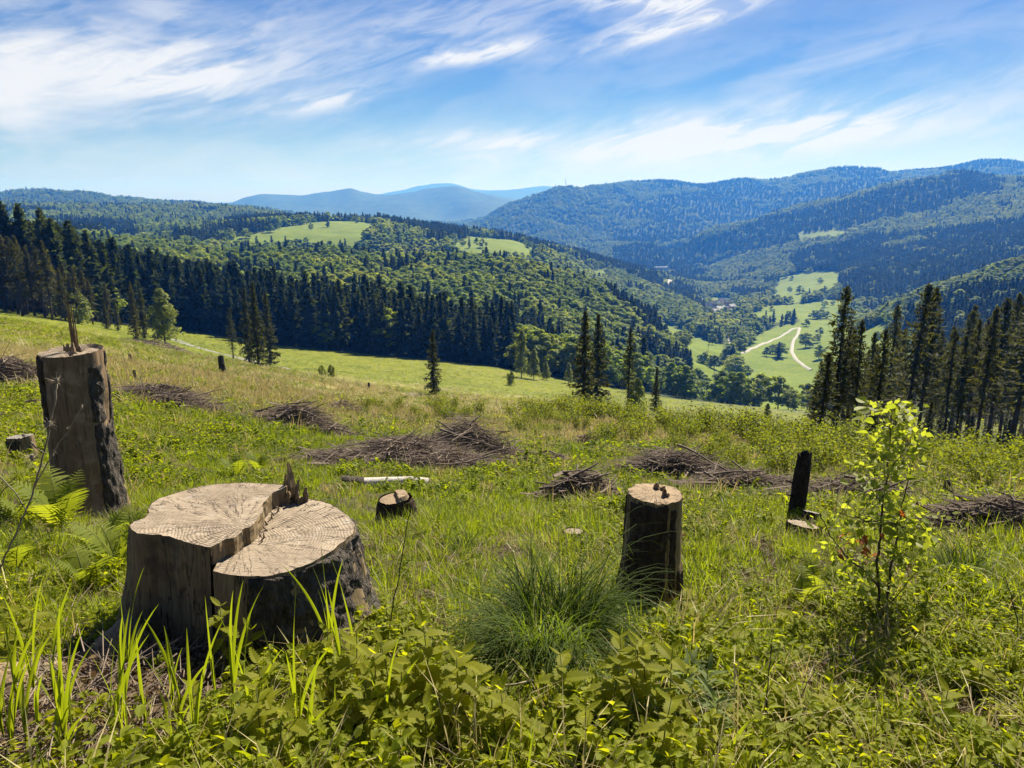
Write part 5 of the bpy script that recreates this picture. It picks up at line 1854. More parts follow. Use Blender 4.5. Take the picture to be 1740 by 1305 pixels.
def tuft_mesh(name, seed, n, h, w, spread, mat, bend=(0.3, 1.6), lean=0.45, segs=3):
    r = np.random.default_rng(seed)
    mb = MB()
    for i in range(n):
        a = r.random() * 6.28
        rad = spread * math.sqrt(r.random())
        l_ = abs(r.normal(0, lean))
        a2 = a + r.normal(0, 0.8)
        d = np.array((math.cos(a2) * math.sin(l_), math.sin(a2) * math.sin(l_), math.cos(l_)))
        blade_strip(mb, (math.cos(a) * rad, math.sin(a) * rad, -0.01), d, h * r.uniform(0.5, 1.15), w * r.uniform(0.7, 1.2), r.uniform(*bend), r, segs)
    return mb.mesh(name, mat)


def herb_mesh(name, seed, nst, h, leaf, per, mat, flat=0.6, spread=0.09):
    r = np.random.default_rng(seed)
    mb = MB()
    C, A, B = [], [], []
    for i in range(nst):
        a, rad = r.random() * 6.28, spread * math.sqrt(r.random())
        o = np.array((math.cos(a) * rad, math.sin(a) * rad, -0.01))
        t = o + np.array((r.normal(0, 0.25) * h, r.normal(0, 0.25) * h, h * r.uniform(0.45, 1.1)))
        sdv = np.array((0.0016, 0.0006, 0))
        mb.add([o - sdv, o + sdv, t + sdv * 0.4, t - sdv * 0.4], [(0, 1, 2, 3)], 1)
        for k in range(per):
            s = r.uniform(0.3, 1.0)
            p = o + (t - o) * s
            az = r.random() * 6.28
            sz = leaf * r.uniform(0.55, 1.15)
            dd = unit(np.array((math.cos(az), math.sin(az), r.normal(0.15, 0.4)))[None])[0]
            bb = unit(np.cross(dd, np.array((0, 0, 1.0)) + r.normal(0, 1 - flat, 3))[None])[0]
            q = p + dd * sz * 0.6
            fold = np.cross(bb, dd) * sz * 0.10
            tip = q + dd * sz * 0.62 - np.array((0, 0, sz * 0.2))
            b0 = q - dd * sz * 0.5
            mid = q + dd * sz * 0.2 - np.array((0, 0, sz * 0.03))
            l1, l2 = q + bb * sz * 0.27 + fold - dd * 0.22 * sz, q - bb * sz * 0.27 + fold - dd * 0.22 * sz
            l3, l4 = mid + bb * sz * 0.22 + fold * 0.6, mid - bb * sz * 0.22 + fold * 0.6
            mb.add([b0, l1, l3, tip, l4, l2, mid], [(0, 1, 2, 6), (6, 2, 3), (0, 6, 4, 5), (6, 3, 4)], 0)
    return mb.mesh(name, [mat, M['stem_green']])


def field_points(Y0, Y1, dens, seed):
    """random places on the open slope, even per square metre"""
    r = np.random.default_rng(seed)
    area = 0.82 * (Y1 ** 2 - Y0 ** 2) + 2.0 * (Y1 - Y0)
    n = int(area * dens)
    Y = np.sqrt(r.random(n) * (Y1 ** 2 - Y0 ** 2) + Y0 ** 2)
    X = r.uniform(-1, 1, n) * (0.80 * Y + 0.8)
    k = np.ones(n, bool)
    for sx, sy, sr in STUMPS:
        if sy - sr < Y1 and sy + sr > Y0:
            k &= (X - sx) ** 2 + (Y - sy) ** 2 > (sr * 1.06) ** 2
    for sx, sy, sr in SHADE:
        k &= ((X - sx) ** 2 + (Y - sy) ** 2 > sr ** 2) | (r.random(n) < 0.34)
    X, Y = X[k], Y[k]
    Z = height(X, Y)
    if Y1 > 150:
        k = cover(X, Y, Z) == 0
        X, Y, Z = X[k], Y[k], Z[k]
    return X, Y, Z


GRASS_SRC = src_collection('grass_tuft', [tuft_mesh('grass_tuft', 700 + i, 22, 0.15 + 0.03 * i, 0.0052, 0.06, M['grass']) for i in range(4)] +
                           [tuft_mesh('coarse_tuft', 710 + i, 24, 0.15, 0.009, 0.12, M['grass']) for i in range(3)])
HERB_SRC = src_collection('herb_clump', [herb_mesh('herb_clump', 720 + i, 15, 0.075 + 0.035 * (i % 3), 0.020 + 0.009 * (i % 3), 9, M['herb']) for i in range(6)] +
                          [herb_mesh('coarse_herb', 730 + i, 12, 0.12, 0.055, 6, M['herb'], spread=0.16) for i in range(3)])
STRAW_SRC = src_collection('straw_tuft', [tuft_mesh('straw_tuft', 740 + i, 18, 0.30, 0.0045, 0.07, M['straw'], (0.4, 2.0), 0.7) for i in range(3)] +
                           [tuft_mesh('coarse_straw', 746 + i, 18, 0.30, 0.011, 0.14, M['straw'], (0.2, 1.4), 0.45) for i in range(3)])


def sow():
    acc = {'g': [], 'h': [], 's': []}
    for Y0, Y1, dens, s0, far in ((1.1, 4.0, 420, 0.95, 0), (4.0, 8.5, 230, 1.1, 0), (8.5, 20, 85, 1.2, 1), (20, 48, 22, 1.7, 1), (48, 110, 4.2, 2.9, 1), (110, 290, 1.3, 3.6, 1)):
        X, Y, Z = field_points(Y0, Y1, dens, int(Y1))
        n = len(X)
        u = rng.random(n)
        n1 = fbm(X / 1.3, Y / 1.3, 120, 3) + 0.5 * fbm(X / 7.0, Y / 7.0, 130, 2)
        dry = dryness(X, Y)
        px, py = proj(X, Y, Z)
        hb = 0.36 + 1.2 * n1 + np.where((px > 1150) & (Y < 9), 0.10, 0.0) - 0.25 * (Y > 20)
        isdry = u < np.where(Y < 9, 0.045, 0.02 + 0.62 * dry)
        isherb = ~isdry & (rng.random(n) < np.clip(hb, 0.05, 0.9)) & (Y < 110)
        size = s0 * rng.uniform(0.5, 1.3, n) * (1 + 0.55 * n1 + 0.35 * fbm(X / 0.45, Y / 0.45, 140, 2))
        gap = fbm(X / 0.33, Y / 0.33, 150, 3) + 0.4 * fbm(X / 1.6, Y / 1.6, 155, 2)
        keep = (Y > 20) | (gap > -0.16) | (rng.random(n) < 0.22)
        litter = ~keep & (rng.random(n) < 0.16)
        isdry |= litter
        isherb &= ~litter
        size = np.where(litter, size * 0.7, size)
        keep |= litter
        for key, msk, nn, nf in (('g', ~isdry & ~isherb, 4, 3), ('h', isherb, 6, 3), ('s', isdry, 3, 3)):
            q = np.where(msk & keep)[0]
            m = len(q)
            pick = (rng.integers(0, nn, m)) if not far else nn + rng.integers(0, nf, m)
            rot = np.stack((rng.normal(0, 0.12, m), rng.normal(0, 0.12, m), rng.random(m) * 6.28), 1)
            zs = np.where(Y[q] > 48, 0.55, 1.0) * np.where(Y[q] > 110, 0.6, 1.0) * rng.uniform(0.75, 1.2, m)
            sc = np.stack((size[q], size[q], size[q] * zs), 1)
            acc[key].append((np.stack((X[q], Y[q], Z[q]), 1), rot, sc, pick))
    for key, nm, coll, lab in (('g', 'grass', GRASS_SRC, 'fresh green grass growing all over the cleared slope'),
                               ('h', 'herb_undergrowth', HERB_SRC, 'low yellow-green leafy herbs carpeting the clearing'),
                               ('s', 'straw_grass', STRAW_SRC, 'dry straw-coloured old grass in bands across the slope')):
        P, Rr, S, I = (np.concatenate(q) for q in zip(*acc[key]))
        scatter(nm, P, Rr, S, I, coll, lab)


# ------------------------------------------------------------------ hand-set plants
def leaf_mesh(name, L, W, mat, teeth=0, droop=0.25, fold=0.12):
    """folded leaf along +x; teeth > 0 gives a saw edge"""
    mb = MB()
    n = teeth if teeth else 5
    k = np.linspace(0, 1, n + 1)
    wid = W / 2 * np.sin(np.pi * k ** 0.72) ** 0.85
    wid[0] = 0.0
    wid[-1] = 0.0
    mid = np.column_stack((k * L, 0 * k, -droop * L * k ** 2))
    V, F = [], []
    for s in (1, -1):
        b = len(V)
        if teeth:
            pts = []
            for i in range(n):
                pts.append((mid[i], wid[i] * 0.82, k[i] * L))
                pts.append((mid[i] * 0.35 + mid[i + 1] * 0.65, max(wid[i], wid[i + 1]) * 1.10, (k[i] * 0.2 + k[i + 1] * 0.8) * L))
            pts.append((mid[-1], 0.0, L))
            for m_, w_, x_ in pts:
                V.append(tuple(m_))
                V.append((x_, s * w_, m_[2] + fold * w_ * 2))
            for i in range(len(pts) - 1):
                F.append((b + 2 * i, b + 2 * i + 1, b + 2 * i + 3, b + 2 * i + 2) if s > 0 else (b + 2 * i, b + 2 * i + 2, b + 2 * i + 3, b + 2 * i + 1))
        else:
            for i in range(n + 1):
                V.append(tuple(mid[i]))
                V.append((mid[i][0], s * wid[i], mid[i][2] + fold * wid[i] * 2))
            for i in range(n):
                F.append((b + 2 * i, b + 2 * i + 1, b + 2 * i + 3, b + 2 * i + 2) if s > 0 else (b + 2 * i, b + 2 * i + 2, b + 2 * i + 3, b + 2 * i + 1))
    mb.add(V, F)
    return mb.mesh(name, mat)


NETTLE_LEAF = [leaf_mesh('nettle_leaf', 0.125, 0.066, M['nettle'], 9, 0.2), leaf_mesh('nettle_leaf', 0.098, 0.056, M['nettle'], 8, 0.35), leaf_mesh('nettle_leaf', 0.060, 0.030, M['nettle'], 7, -0.2)]
STEM_NETTLE = {}


def nettle(label, x, yb, yt, seed, group='nettles of the foreground'):
    r = random.Random(seed)
    p = ground_at(x, yb, 1.25, 30)
    mpp = (p[1] * CP - p[2] * SP) / FPX
    h = min(0.62, max(0.16, (yb - yt) * mpp / CP))
    e = tag(empty('nettle_plant', p, r.random() * 6.28), label, 'nettle', group)
    mb = MB()
    lx, ly = r.uniform(-0.10, 0.10) * h, r.uniform(-0.1, 0.1) * h
    f = lambda t: np.array((lx * t * t, ly * t * t, h * t))
    mb.tube([f(t) for t in (-0.05, 0.3, 0.65, 1.0)], [0.0032, 0.003, 0.0025, 0.0015], 5)
    link('stem', mb.mesh('nettle_stem', M['stem_green'], True), e)
    nodes = max(3, int(h / 0.065))
    for k in range(nodes):
        t = 1.0 - k * (0.72 / nodes) - 0.01
        base = 1.57 * k + r.uniform(-0.3, 0.3)
        m = NETTLE_LEAF[2] if k == 0 else NETTLE_LEAF[1] if k == 1 else NETTLE_LEAF[r.randint(0, 1)]
        for s in (0, math.pi):
            link('leaf', m, e, f(t), (r.uniform(-0.25, 0.25), -0.5 + 0.16 * min(k, 4) + r.uniform(-0.2, 0.2), base + s), r.uniform(0.8, 1.15))


NETTLES = [(386, 1150, 1024), (432, 1150, 1060), (560, 1160, 1062), (598, 1185, 1075), (530, 1215, 1110), (640, 1230, 1100), (700, 1225, 1118), (748, 1235, 1120), (802, 1235, 1095), (842, 1250, 1165), (770, 1275, 1185),
           (690, 1290, 1205), (640, 1300, 1195), (600, 1270, 1170), (880, 1290, 1200), (925, 1305, 1225), (985, 1305, 1238), (1040, 1300, 1215), (1095, 1305, 1235), (1150, 1305, 1240), (1140, 1080, 1030), (1165, 1055, 1000), (1178, 1085, 1030),
           (1245, 1125, 1068), (1262, 1170, 1110), (1180, 1150, 1085), (1348, 1085, 1040), (1545, 1120, 1070), (1528, 1128, 1082), (25, 1080, 1010), (62, 1105, 1030), (15, 1130, 1070), (470, 1280, 1200), (330, 1230, 1160), (1490, 1180, 1140), (1600, 1230, 1180), (1420, 1250, 1200), (1330, 1230, 1180), (1660, 1180, 1140)]
for j in range(26):
    x = R_.uniform(420, 1180)
    yb = R_.uniform(1210, 1330)
    NETTLES.append((x, yb, yb - R_.uniform(90, 190)))
for i, (x, yb, yt) in enumerate(NETTLES):
    if yt < 1100 and 360 < x < 610:
        lab = 'sunlit nettle in front of the big split stump, among reed grass'
    elif x < 100:
        lab = 'nettle at the left photo edge below the ferns'
    elif 1120 < x < 1300 and yb < 1180:
        lab = 'nettle at the foot of the upright dark stump'
    elif x >= 1300:
        lab = 'small nettle in the herb carpet around the sapling'
    elif x < 500:
        lab = 'nettle in the shade below the big split stump'
    else:
        lab = 'toothed yellow-green nettle along the bottom edge below the tussock'
    nettle(lab, x, yb, yt, 900 + i)


def reed_shoot(label, xb, yb, tips, seed, group='reed grass shoots of the foreground', w=0.013):
    r = np.random.default_rng(seed)
    p = ground_at(xb, yb, 1.25, 30)
    e = tag(empty('reed_grass_shoot', p), label, 'grass', group)
    Y = p[1]
    tall = max(at(x, y, Y)[2] for x, y in tips) - p[2]
    mb = MB()
    mb.tube([(0, 0, -0.02), (0.0, 0.0, tall * 0.25), (0.004, 0, tall * 0.5)], [0.003, 0.0026, 0.0015], 5)
    link('stem', mb.mesh('reed_stem', M['blade'], True), e)
    for i, (x, y) in enumerate(tips):
        T = at(x, y, Y + r.uniform(-0.06, 0.06)) - p
        b = np.array((0, 0, tall * r.uniform(0.02, 0.22)))
        out = np.array((T[0] - b[0], T[1] - b[1], 0))
        ctrl = b + (T - b) * 0.45 + np.array((0, 0, 0.16 * np.linalg.norm(T - b))) - out * 0.25
        k = np.linspace(0, 1, 12)[:, None]
        C = b * (1 - k) ** 2 + 2 * ctrl * k * (1 - k) + T * k ** 2
        tan = unit(np.gradient(C, axis=0))
        yaw = r.uniform(-0.8, 0.8)
        ref = np.array((math.sin(yaw), -math.cos(yaw), 0.2))
        tw = r.normal(0, 0.7)
        kk = k[:, 0]
        sd = unit(np.cross(tan, ref))
        up = np.cross(sd, tan)
        ang = tw * kk * 2
        sd2 = sd * np.cos(ang)[:, None] + up * np.sin(ang)[:, None]
        up2 = np.cross(sd2, tan)
        ww = w * np.interp(kk, [0, 0.15, 0.5, 0.85, 1], [0.5, 0.9, 1, 0.5, 0.03]) / 2
        V = np.stack((C - sd2 * ww[:, None] + up2 * ww[:, None] * 0.35, C, C + sd2 * ww[:, None] + up2 * ww[:, None] * 0.35), 1).reshape(-1, 3)
        mb = MB()
        mb.add(V, [f for q in range(11) for f in ((3 * q, 3 * q + 1, 3 * q + 4, 3 * q + 3), (3 * q + 1, 3 * q + 2, 3 * q + 5, 3 * q + 4))])
        link('blade', mb.mesh('reed_blade', M['blade'], True), e)


SHOOTS = [((36, 1225), [(100, 942), (3, 1034), (28, 1062)], 'tall reed grass at the left photo edge'), ((70, 1262), [(72, 1148), (60, 1170)], 'single upright reed blade near the left photo edge'),
          ((100, 1295), [(58, 1225), (150, 1152), (108, 1160)], 'forked reed grass below the pale root of the big stump'), ((224, 1295), [(152, 1108), (200, 1115), (214, 1150)], 'reed grass arching left in the shade of the big stump'),
          ((252, 1268), [(232, 1078), (252, 1165)], 'straight thin reed grass in front of the big stump'), ((336, 1300), [(317, 1066), (380, 1052), (345, 1140)], 'reed grass with two crossing blades before the big stump'),
          ((505, 1245), [(504, 990), (528, 1150), (490, 1120)], 'tall reed grass right of the stump centre, single long blade'), ((566, 1150), [(478, 958), (545, 925), (583, 950), (540, 1000)], 'fan of broad reed blades before the bark of the big stump'),
          ((606, 1130), [(560, 942), (630, 1010)], 'thin reed grass at the right edge of the big stump'), ((402, 1292), [(445, 1185), (380, 1200)], 'short reed grass at the bottom edge below the big stump'),
          ((120, 1305), [(143, 1228), (80, 1240)], 'short reed grass in the bottom left corner'), ((300, 1300), [(270, 1170), (330, 1190)], 'short leaning reed grass under the big stump'),
          ((660, 1250), [(728, 1100), (620, 1130)], 'reed grass leaning right beside the nettles'), ((560, 1300), [(510, 1190), (600, 1200)], 'short reed grass between the bottom nettles'),
          ((1235, 1305), [(1290, 1215), (1210, 1230)], 'short reed grass at the bottom edge right of centre')]
for j in range(24):
    x = R_.uniform(-10, 660)
    y = R_.uniform(1150, 1300)
    SHOOTS.append(((x, y), [(x + R_.uniform(-70, 70), y - R_.uniform(80, 240)) for _ in range(R_.randint(2, 4))], 'small reed grass shoot scattered in the shade before the big stump'))
for i, (b, tips, lab) in enumerate(SHOOTS):
    reed_shoot(lab, b[0], b[1], tips, 1300 + i)


def tussock(label, x, y, wpx, hpx, n, seed, mat='tussock', w=0.006):
    p = ground_at(x, y, 2, 60)
    mpp = (p[1] * CP - p[2] * SP) / FPX
    Rr, H = wpx * mpp / 2, hpx * mpp
    r = np.random.default_rng(seed)
    o = tag(empty('grass_tussock', p), label, 'grass')
    L = H * 0.98
    parts = 6
    for k in range(parts):
        mb = MB()
        for i in range(n // parts):
            a = (k + r.random()) * 6.2832 / parts
            rad = Rr * 0.52 * math.sqrt(r.random())
            l_ = min(1.1, abs(r.normal(0.20, 0.26)))
            a2 = a + 1.6 * float(fbm(a * 3.0 + rad * 9, seed * 1.0, seed, 2)) + r.normal(0, 0.25)
            d = np.array((math.cos(a2) * math.sin(l_), math.sin(a2) * math.sin(l_), math.cos(l_)))
            blade_strip(mb, (math.cos(a) * rad, math.sin(a) * rad, -0.02), d, L * (1 + 0.5 * float(fbm(a * 4.0, rad * 12, seed + 5, 2))) * min(1.8, r.lognormal(-0.08, 0.34)), w * r.uniform(0.6, 1.25), r.uniform(1.7, 3.3), r, 7)
        tag(link('blades', mb.mesh('tussock_blades', M[mat]), o), None, None, None, 'stuff')


tussock('large arching dark green grass tussock in the foreground centre', 935, 1125, 270, 170, 2400, 41, w=0.0055)
tussock('lighter upright grass tuft in front of the large tussock', 920, 1165, 170, 110, 420, 42, 'blade', 0.006)
tussock('dark green grass tussock right of the sapling', 1634, 985, 105, 75, 420, 43)
tussock('small dark grass tuft behind the large tussock, in the middle grass', 785, 945, 50, 46, 180, 44)
tussock('dark grass tuft at the lower middle right, left of the sapling', 1290, 1035, 50, 44, 160, 45)
tussock('small dark tuft in the grass above the split stump', 462, 780, 46, 26, 120, 46)


def fern(label, x, yb, yt, seed, fronds=5):
    p = ground_at(x, yb, 1.5, 60)
    mpp = (p[1] * CP - p[2] * SP) / FPX
    h = (yb - yt) * mpp / CP
    r = np.random.default_rng(seed)
    e = tag(empty('fern_plant', p, r.random() * 6.28), label, 'fern', 'ferns of the clearing')
    for f in range(fronds):
        az = f * 6.283 / fronds + r.normal(0, 0.3)
        L = h * r.uniform(0.95, 1.3)
        hd = np.array((math.cos(az), math.sin(az), 0))
        sd = np.array((-hd[1], hd[0], 0))
        k = np.linspace(0, 1, 22)
        th = r.uniform(1.15, 1.4) - 1.15 * k ** 1.8
        P = np.cumsum(np.concatenate((np.zeros((1, 3)), (hd[None] * np.cos(th[:-1])[:, None] + np.array((0, 0, 1.0))[None] * np.sin(th[:-1])[:, None]) * L / 21)), 0)
        mb = MB()
        mb.tube(P, np.linspace(0.0035, 0.001, 22), 4, 1, False)
        tan = unit(np.gradient(P, axis=0))
        for i in range(3, 22):
            q = (i - 3) / 18.0
            pl = L * 0.26 * math.sin(math.pi * min(1.0, 0.22 + 0.78 * q)) ** 0.9 * (1.0 if q < 0.95 else 0.5) + 0.01
            for s in (-1, 1):
                dd = unit((sd * s + tan[i] * 0.45 + np.array((0, 0, -0.1)) + r.normal(0, 0.06, 3))[None])[0]
                nb = unit(np.cross(dd, np.cross(tan[i], sd)[None])[0][None])[0]
                wv = pl * 0.115
                m = 5
                V, F = [], []
                for j in range(m + 1):
                    c = P[i] + dd * pl * j / m - np.array((0, 0, 0.12 * pl * (j / m) ** 2))
                    ww = wv * (1 - j / m) ** 0.7 * (1.0 if j % 2 == 0 else 0.72)
                    V += [c - nb * ww, c + nb * ww]
                F = [(2 * j, 2 * j + 1, 2 * j + 3, 2 * j + 2) for j in range(m)]
                mb.add(V, F)
        link('frond', mb.mesh('fern_frond', [M['fern'], M['stem_green']]), e)


for i, (x, yb, yt, lab) in enumerate(((52, 905, 825, 'fern left of the base of the tall splintered stump'), (108, 912, 800, 'tall fern in front of the tall splintered stump'), (172, 950, 862, 'fern between the tall stump and the big split stump'), (205, 985, 880, 'yellow fern beside the left side of the big split stump'),
                                     (150, 1010, 925, 'fern lowest of those left of the big split stump'), (225, 905, 862, 'small fern behind the left rim of the big split stump'), (30, 980, 900, 'fern at the left photo edge under the dry thistle'),
                                     (405, 812, 768, 'small fern in the grass behind the big split stump'), (440, 806, 766, 'second small fern behind the big split stump, nearer its splinter'), (1362, 1035, 965, 'tall fern left of the sapling'), (1385, 1010, 950, 'second fern left of the sapling, partly behind the first'),
                                     (1690, 940, 905, 'low fern right of the dark tussock'), (1225, 960, 925, 'small fern right of the upright dark stump'))):
    fern(lab, x, yb, yt, 1500 + i, 5 if i < 7 else 4)


# young beech
def sapling():
    base = ground_at(1499, 1062, 2, 20)
    Y = base[1]
    e = tag(empty('beech_sapling', base), 'slender young beech with yellow-green and a few rust-brown leaves', 'sapling')
    r = np.random.default_rng(77)
    paths = [([(1495, 1066), (1494, 1006), (1490, 960), (1496, 905), (1500, 851), (1510, 802), (1513, 746), (1515, 700), (1517, 688)], 0.010, 0.002, 0.0),
             ([(1504, 1066), (1507, 1020), (1513, 975), (1522, 930), (1528, 887), (1541, 825), (1550, 790), (1551, 745)], 0.009, 0.002, 0.05),
             ([(1494, 1000), (1472, 973), (1439, 947), (1410, 910), (1393, 871)], 0.006, 0.002, -0.05), ([(1482, 1064), (1470, 1035), (1459, 1012)], 0.005, 0.003, -0.02),
             ([(1507, 1030), (1530, 1005), (1545, 985)], 0.004, 0.002, -0.04), ([(1500, 860), (1470, 820), (1462, 800)], 0.004, 0.0015, 0.06), ([(1510, 800), (1540, 760), (1548, 752)], 0.003, 0.0012, -0.05),
             ([(1498, 890), (1450, 880), (1415, 868)], 0.004, 0.0015, -0.10), ([(1524, 900), (1570, 880), (1600, 872)], 0.004, 0.0015, 0.08), ([(1514, 730), (1490, 700), (1475, 690)], 0.003, 0.001, 0.04), ([(1514, 715), (1545, 690), (1562, 683)], 0.003, 0.001, -0.04)]
    stems = []
    for i, (pp, r0, r1, dep) in enumerate(paths):
        P = np.array([at(x, y, Y + dep * k / (len(pp) - 1) * 3) - base for k, (x, y) in enumerate(pp)])
        P = densify(P, 0.03, 200 + i, 0.003)
        if i in (0, 1, 3):
            P[0][2] = -0.04
        mb = MB()
        mb.tube(P, np.linspace(r0, r1, len(P)), 7)
        link('stem' if i < 2 else 'branch', mb.mesh('sapling_stem', M['stem_dark'], True), e)
        stems.append(P)
    S = np.concatenate(stems)
    LV = [leaf_mesh('beech_leaf', 0.062, 0.044, M['sapling'], 0, 0.15, 0.15), leaf_mesh('beech_leaf', 0.052, 0.038, M['sapling'], 0, 0.4, 0.2), leaf_mesh('beech_leaf', 0.070, 0.048, M['sapling'], 0, -0.1, 0.1)]
    RL = leaf_mesh('rust_leaf', 0.05, 0.028, M['rust_leaf'], 0, 0.5, 0.35)
    clumps = [(1516, 697, 42, 16, 34), (1518, 735, 40, 24, 22), (1502, 800, 46, 24, 26), (1505, 850, 46, 24, 22), (1500, 885, 92, 24, 52), (1545, 902, 60, 30, 40), (1535, 945, 34, 30, 26), (1448, 935, 52, 42, 34), (1480, 985, 48, 32, 26), (1520, 770, 40, 20, 16)]
    tw = MB()
    for cx, cy2, rx, ry, n in clumps:
        for k in range(n):
            x, y = cx + r.normal(0, 0.55) * rx, cy2 + r.normal(0, 0.55) * ry
            p = at(x, y, Y + r.normal(0, 0.12)) - base
            j = int(np.argmin(np.linalg.norm(S - p, axis=1)))
            q = S[j]
            tw.tube([q, (p + q) / 2 + np.array((0, 0, 0.015)), p], [0.0016, 0.0013, 0.0008], 3, 0, False)
            rust = (x < 1475 and 905 < y < 960 and r.random() < 0.55) or r.random() < 0.035
            az = math.atan2(p[1] - q[1], p[0] - q[0]) + r.normal(0, 0.7)
            link('leaf', RL if rust else LV[r.integers(0, 3)], e, p, (r.normal(0, 0.5), r.normal(0.1, 0.45), az), r.uniform(0.7, 1.15))
    link('twigs', tw.mesh('sapling_twigs', M['stem_dark']), e)
    # small leaves too many to pick apart
    c, a, b = [], [], []
    for k in range(900):
        cx, cy2, rx, ry, n = clumps[r.integers(0, len(clumps))]
        p = at(cx + r.normal(0, 0.6) * rx, cy2 + r.normal(0, 0.6) * ry, Y + r.normal(0, 0.13)) - base
        nn = unit((r.normal(0, 1, 3) + np.array((0, 0, 0.5)))[None])[0]
        aa = unit(np.cross(nn, r.normal(0, 1, 3))[None])[0]
        s = r.uniform(0.012, 0.026)
        c.append(p); a.append(aa * s); b.append(np.cross(nn, aa) * s * 0.62)
    mb = MB()
    mb.cards(np.array(c), np.array(a), np.array(b))
    tag(link('small_leaves', mb.mesh('sapling_small_leaves', M['sapling']), e), None, None, None, 'stuff')


sapling()


# dry thistle on the left
def thistle():
    base = ground_at(-28, 1085, 1.5, 20)
    Y = base[1]
    e = tag(empty('dry_thistle', base), 'dry grey thistle stalk with bristly seed heads at the left photo edge', 'thistle')
    main = [(-28, 1085), (0, 965), (30, 900), (52, 850), (70, 790), (83, 735), (92, 690), (97, 652)]
    side = [[(60, 825), (90, 770), (120, 725), (140, 690)], [(45, 868), (25, 835), (5, 815), (-10, 800)], [(75, 770), (60, 760), (52, 750)]]
    for i, pp in enumerate([main] + side):
        P = np.array([at(x, y, Y - 0.03 * i) - base for x, y in pp])
        if i == 0:
            P[0] = (0, 0, -0.03)
        mb = MB()
        mb.tube(densify(P, 0.03, i, 0.002), 0.0045 if i == 0 else 0.003, 6)
        link('stalk' if i == 0 else 'side_stalk', mb.mesh('thistle_stalk', M['stem_dry'], True), e)
    r = np.random.default_rng(3)
    for x, y, s in ((97, 648, 0.055), (84, 722, 0.065), (55, 778, 0.06), (92, 768, 0.03), (140, 690, 0.02), (-4, 705, 0.06), (40, 740, 0.03), (118, 728, 0.02)):
        c = at(x, y, Y - 0.02) - base
        mb = MB()
        mb.tube([c - np.array((0, 0, s * 0.25)), c, c + np.array((0, 0, s * 0.3))], [s * 0.08, s * 0.22, s * 0.12], 8)
        for k in range(34 if s > 0.04 else 12):
            d = unit((r.normal(0, 1, 3) + np.array((0, 0, 0.25)))[None])[0]
            mb.tube([c, c + d * s * r.uniform(0.5, 1.0)], [0.0016, 0.0004], 3, 0, False)
        link('seed_head', mb.mesh('thistle_head', M['stem_dry']), e)


thistle()


def dry_stalk(label, pts, seed, plume=0.0, mat='stem_dry', r0=0.003, name='dry_stalk', base=None):
    b = ground_at(*(base or pts[0]), 1.3, 40)
    Y = b[1]
    e = tag(empty(name, b), label, 'dry stalk', 'dry stalks of the foreground')
    P = np.array([at(x, y, Y) - b for x, y in pts])
    P[0] = (0, 0, -0.02)
    P = densify(P, 0.04, seed, 0.002)
    mb = MB()
    mb.tube(P, np.linspace(r0, r0 * 0.45, len(P)), 5)
    link('stalk', mb.mesh('dry_stalk', M[mat], True), e)
    if plume:
        r = np.random.default_rng(seed)
        mb = MB()
        n = len(P)
        for i in range(60):
            k = r.uniform(0.62, 1.0)
            q = P[min(n - 1, int(k * n))]
            t = unit((P[-1] - P[int(n * 0.6)])[None])[0]
            d = unit((t + r.normal(0, 0.35, 3))[None])[0]
            mb.tube([q, q + d * plume * r.uniform(0.3, 0.8)], [0.0022, 0.0006], 3, 0, False)
        link('seed_plume', mb.mesh('seed_plume', M['straw']), e)


dry_stalk('tall thin brown stalk right of the big split stump, leaning right', [(652, 1118), (668, 1030), (684, 940), (693, 885), (702, 850)], 1, 0.0, 'stem_dark', 0.004)
dry_stalk('dry arching grass stem across the upright dark stump, highest of three', [(1052, 1015), (1095, 960), (1125, 930), (1160, 910)], 2, 0.05)
dry_stalk('dry grass stem across the upright dark stump, middle of three', [(1054, 1018), (1105, 968), (1140, 938), (1165, 920)], 3, 0.04)
dry_stalk('dry grass stem across the upright dark stump, lowest of three', [(1050, 1020), (1090, 990), (1130, 968), (1165, 955)], 4, 0.0)
dry_stalk('dry forked stem at the foot of the upright dark stump', [(1070, 1060), (1070, 1010), (1065, 985), (1063, 962)], 5, 0.0)
dry_stalk('straw seed stem before the largest brush pile, thicker of two', [(795, 830), (788, 800), (782, 775), (776, 752)], 6, 0.10, 'straw', 0.004)
dry_stalk('thin straw seed stem right of the largest brush pile', [(866, 830), (864, 810), (862, 795), (860, 778)], 7, 0.08, 'straw', 0.003)
dry_stalk('pale straw plume leaning right above the brush row', [(1283, 795), (1285, 782), (1290, 770), (1296, 756)], 8, 0.20, 'straw', 0.008)
dry_stalk('bare dark stem in the herbs below the low cut stumps', [(1300, 1240), (1303, 1180), (1308, 1130), (1312, 1092)], 9, 0.0, 'stem_dark', 0.004)
dry_stalk('second bare dark stem leaning right in the herbs', [(1340, 1232), (1358, 1190), (1372, 1160), (1385, 1140)], 10, 0.0, 'stem_dark', 0.003)
dry_stalk('bare curved stem at the right photo edge', [(1735, 1105), (1728, 1050), (1718, 1010), (1705, 975)], 11, 0.0, 'stem_dark', 0.004)
dry_stalk('bare straight stem beside the curved one at the right photo edge', [(1742, 1100), (1738, 1040), (1730, 990), (1712, 955)], 12, 0.0, 'stem_dry', 0.003)
dry_stalk('thin forked weed stem below the leftmost low stump', [(1310, 985), (1300, 955), (1294, 930), (1293, 905)], 13, 0.0, 'stem_dark', 0.003)
dry_stalk('brown seed spike poking in at the left photo edge, above the ferns', [(-25, 900), (-8, 850), (10, 828), (28, 808)], 14, 0.03, 'stem_dark', 0.006)
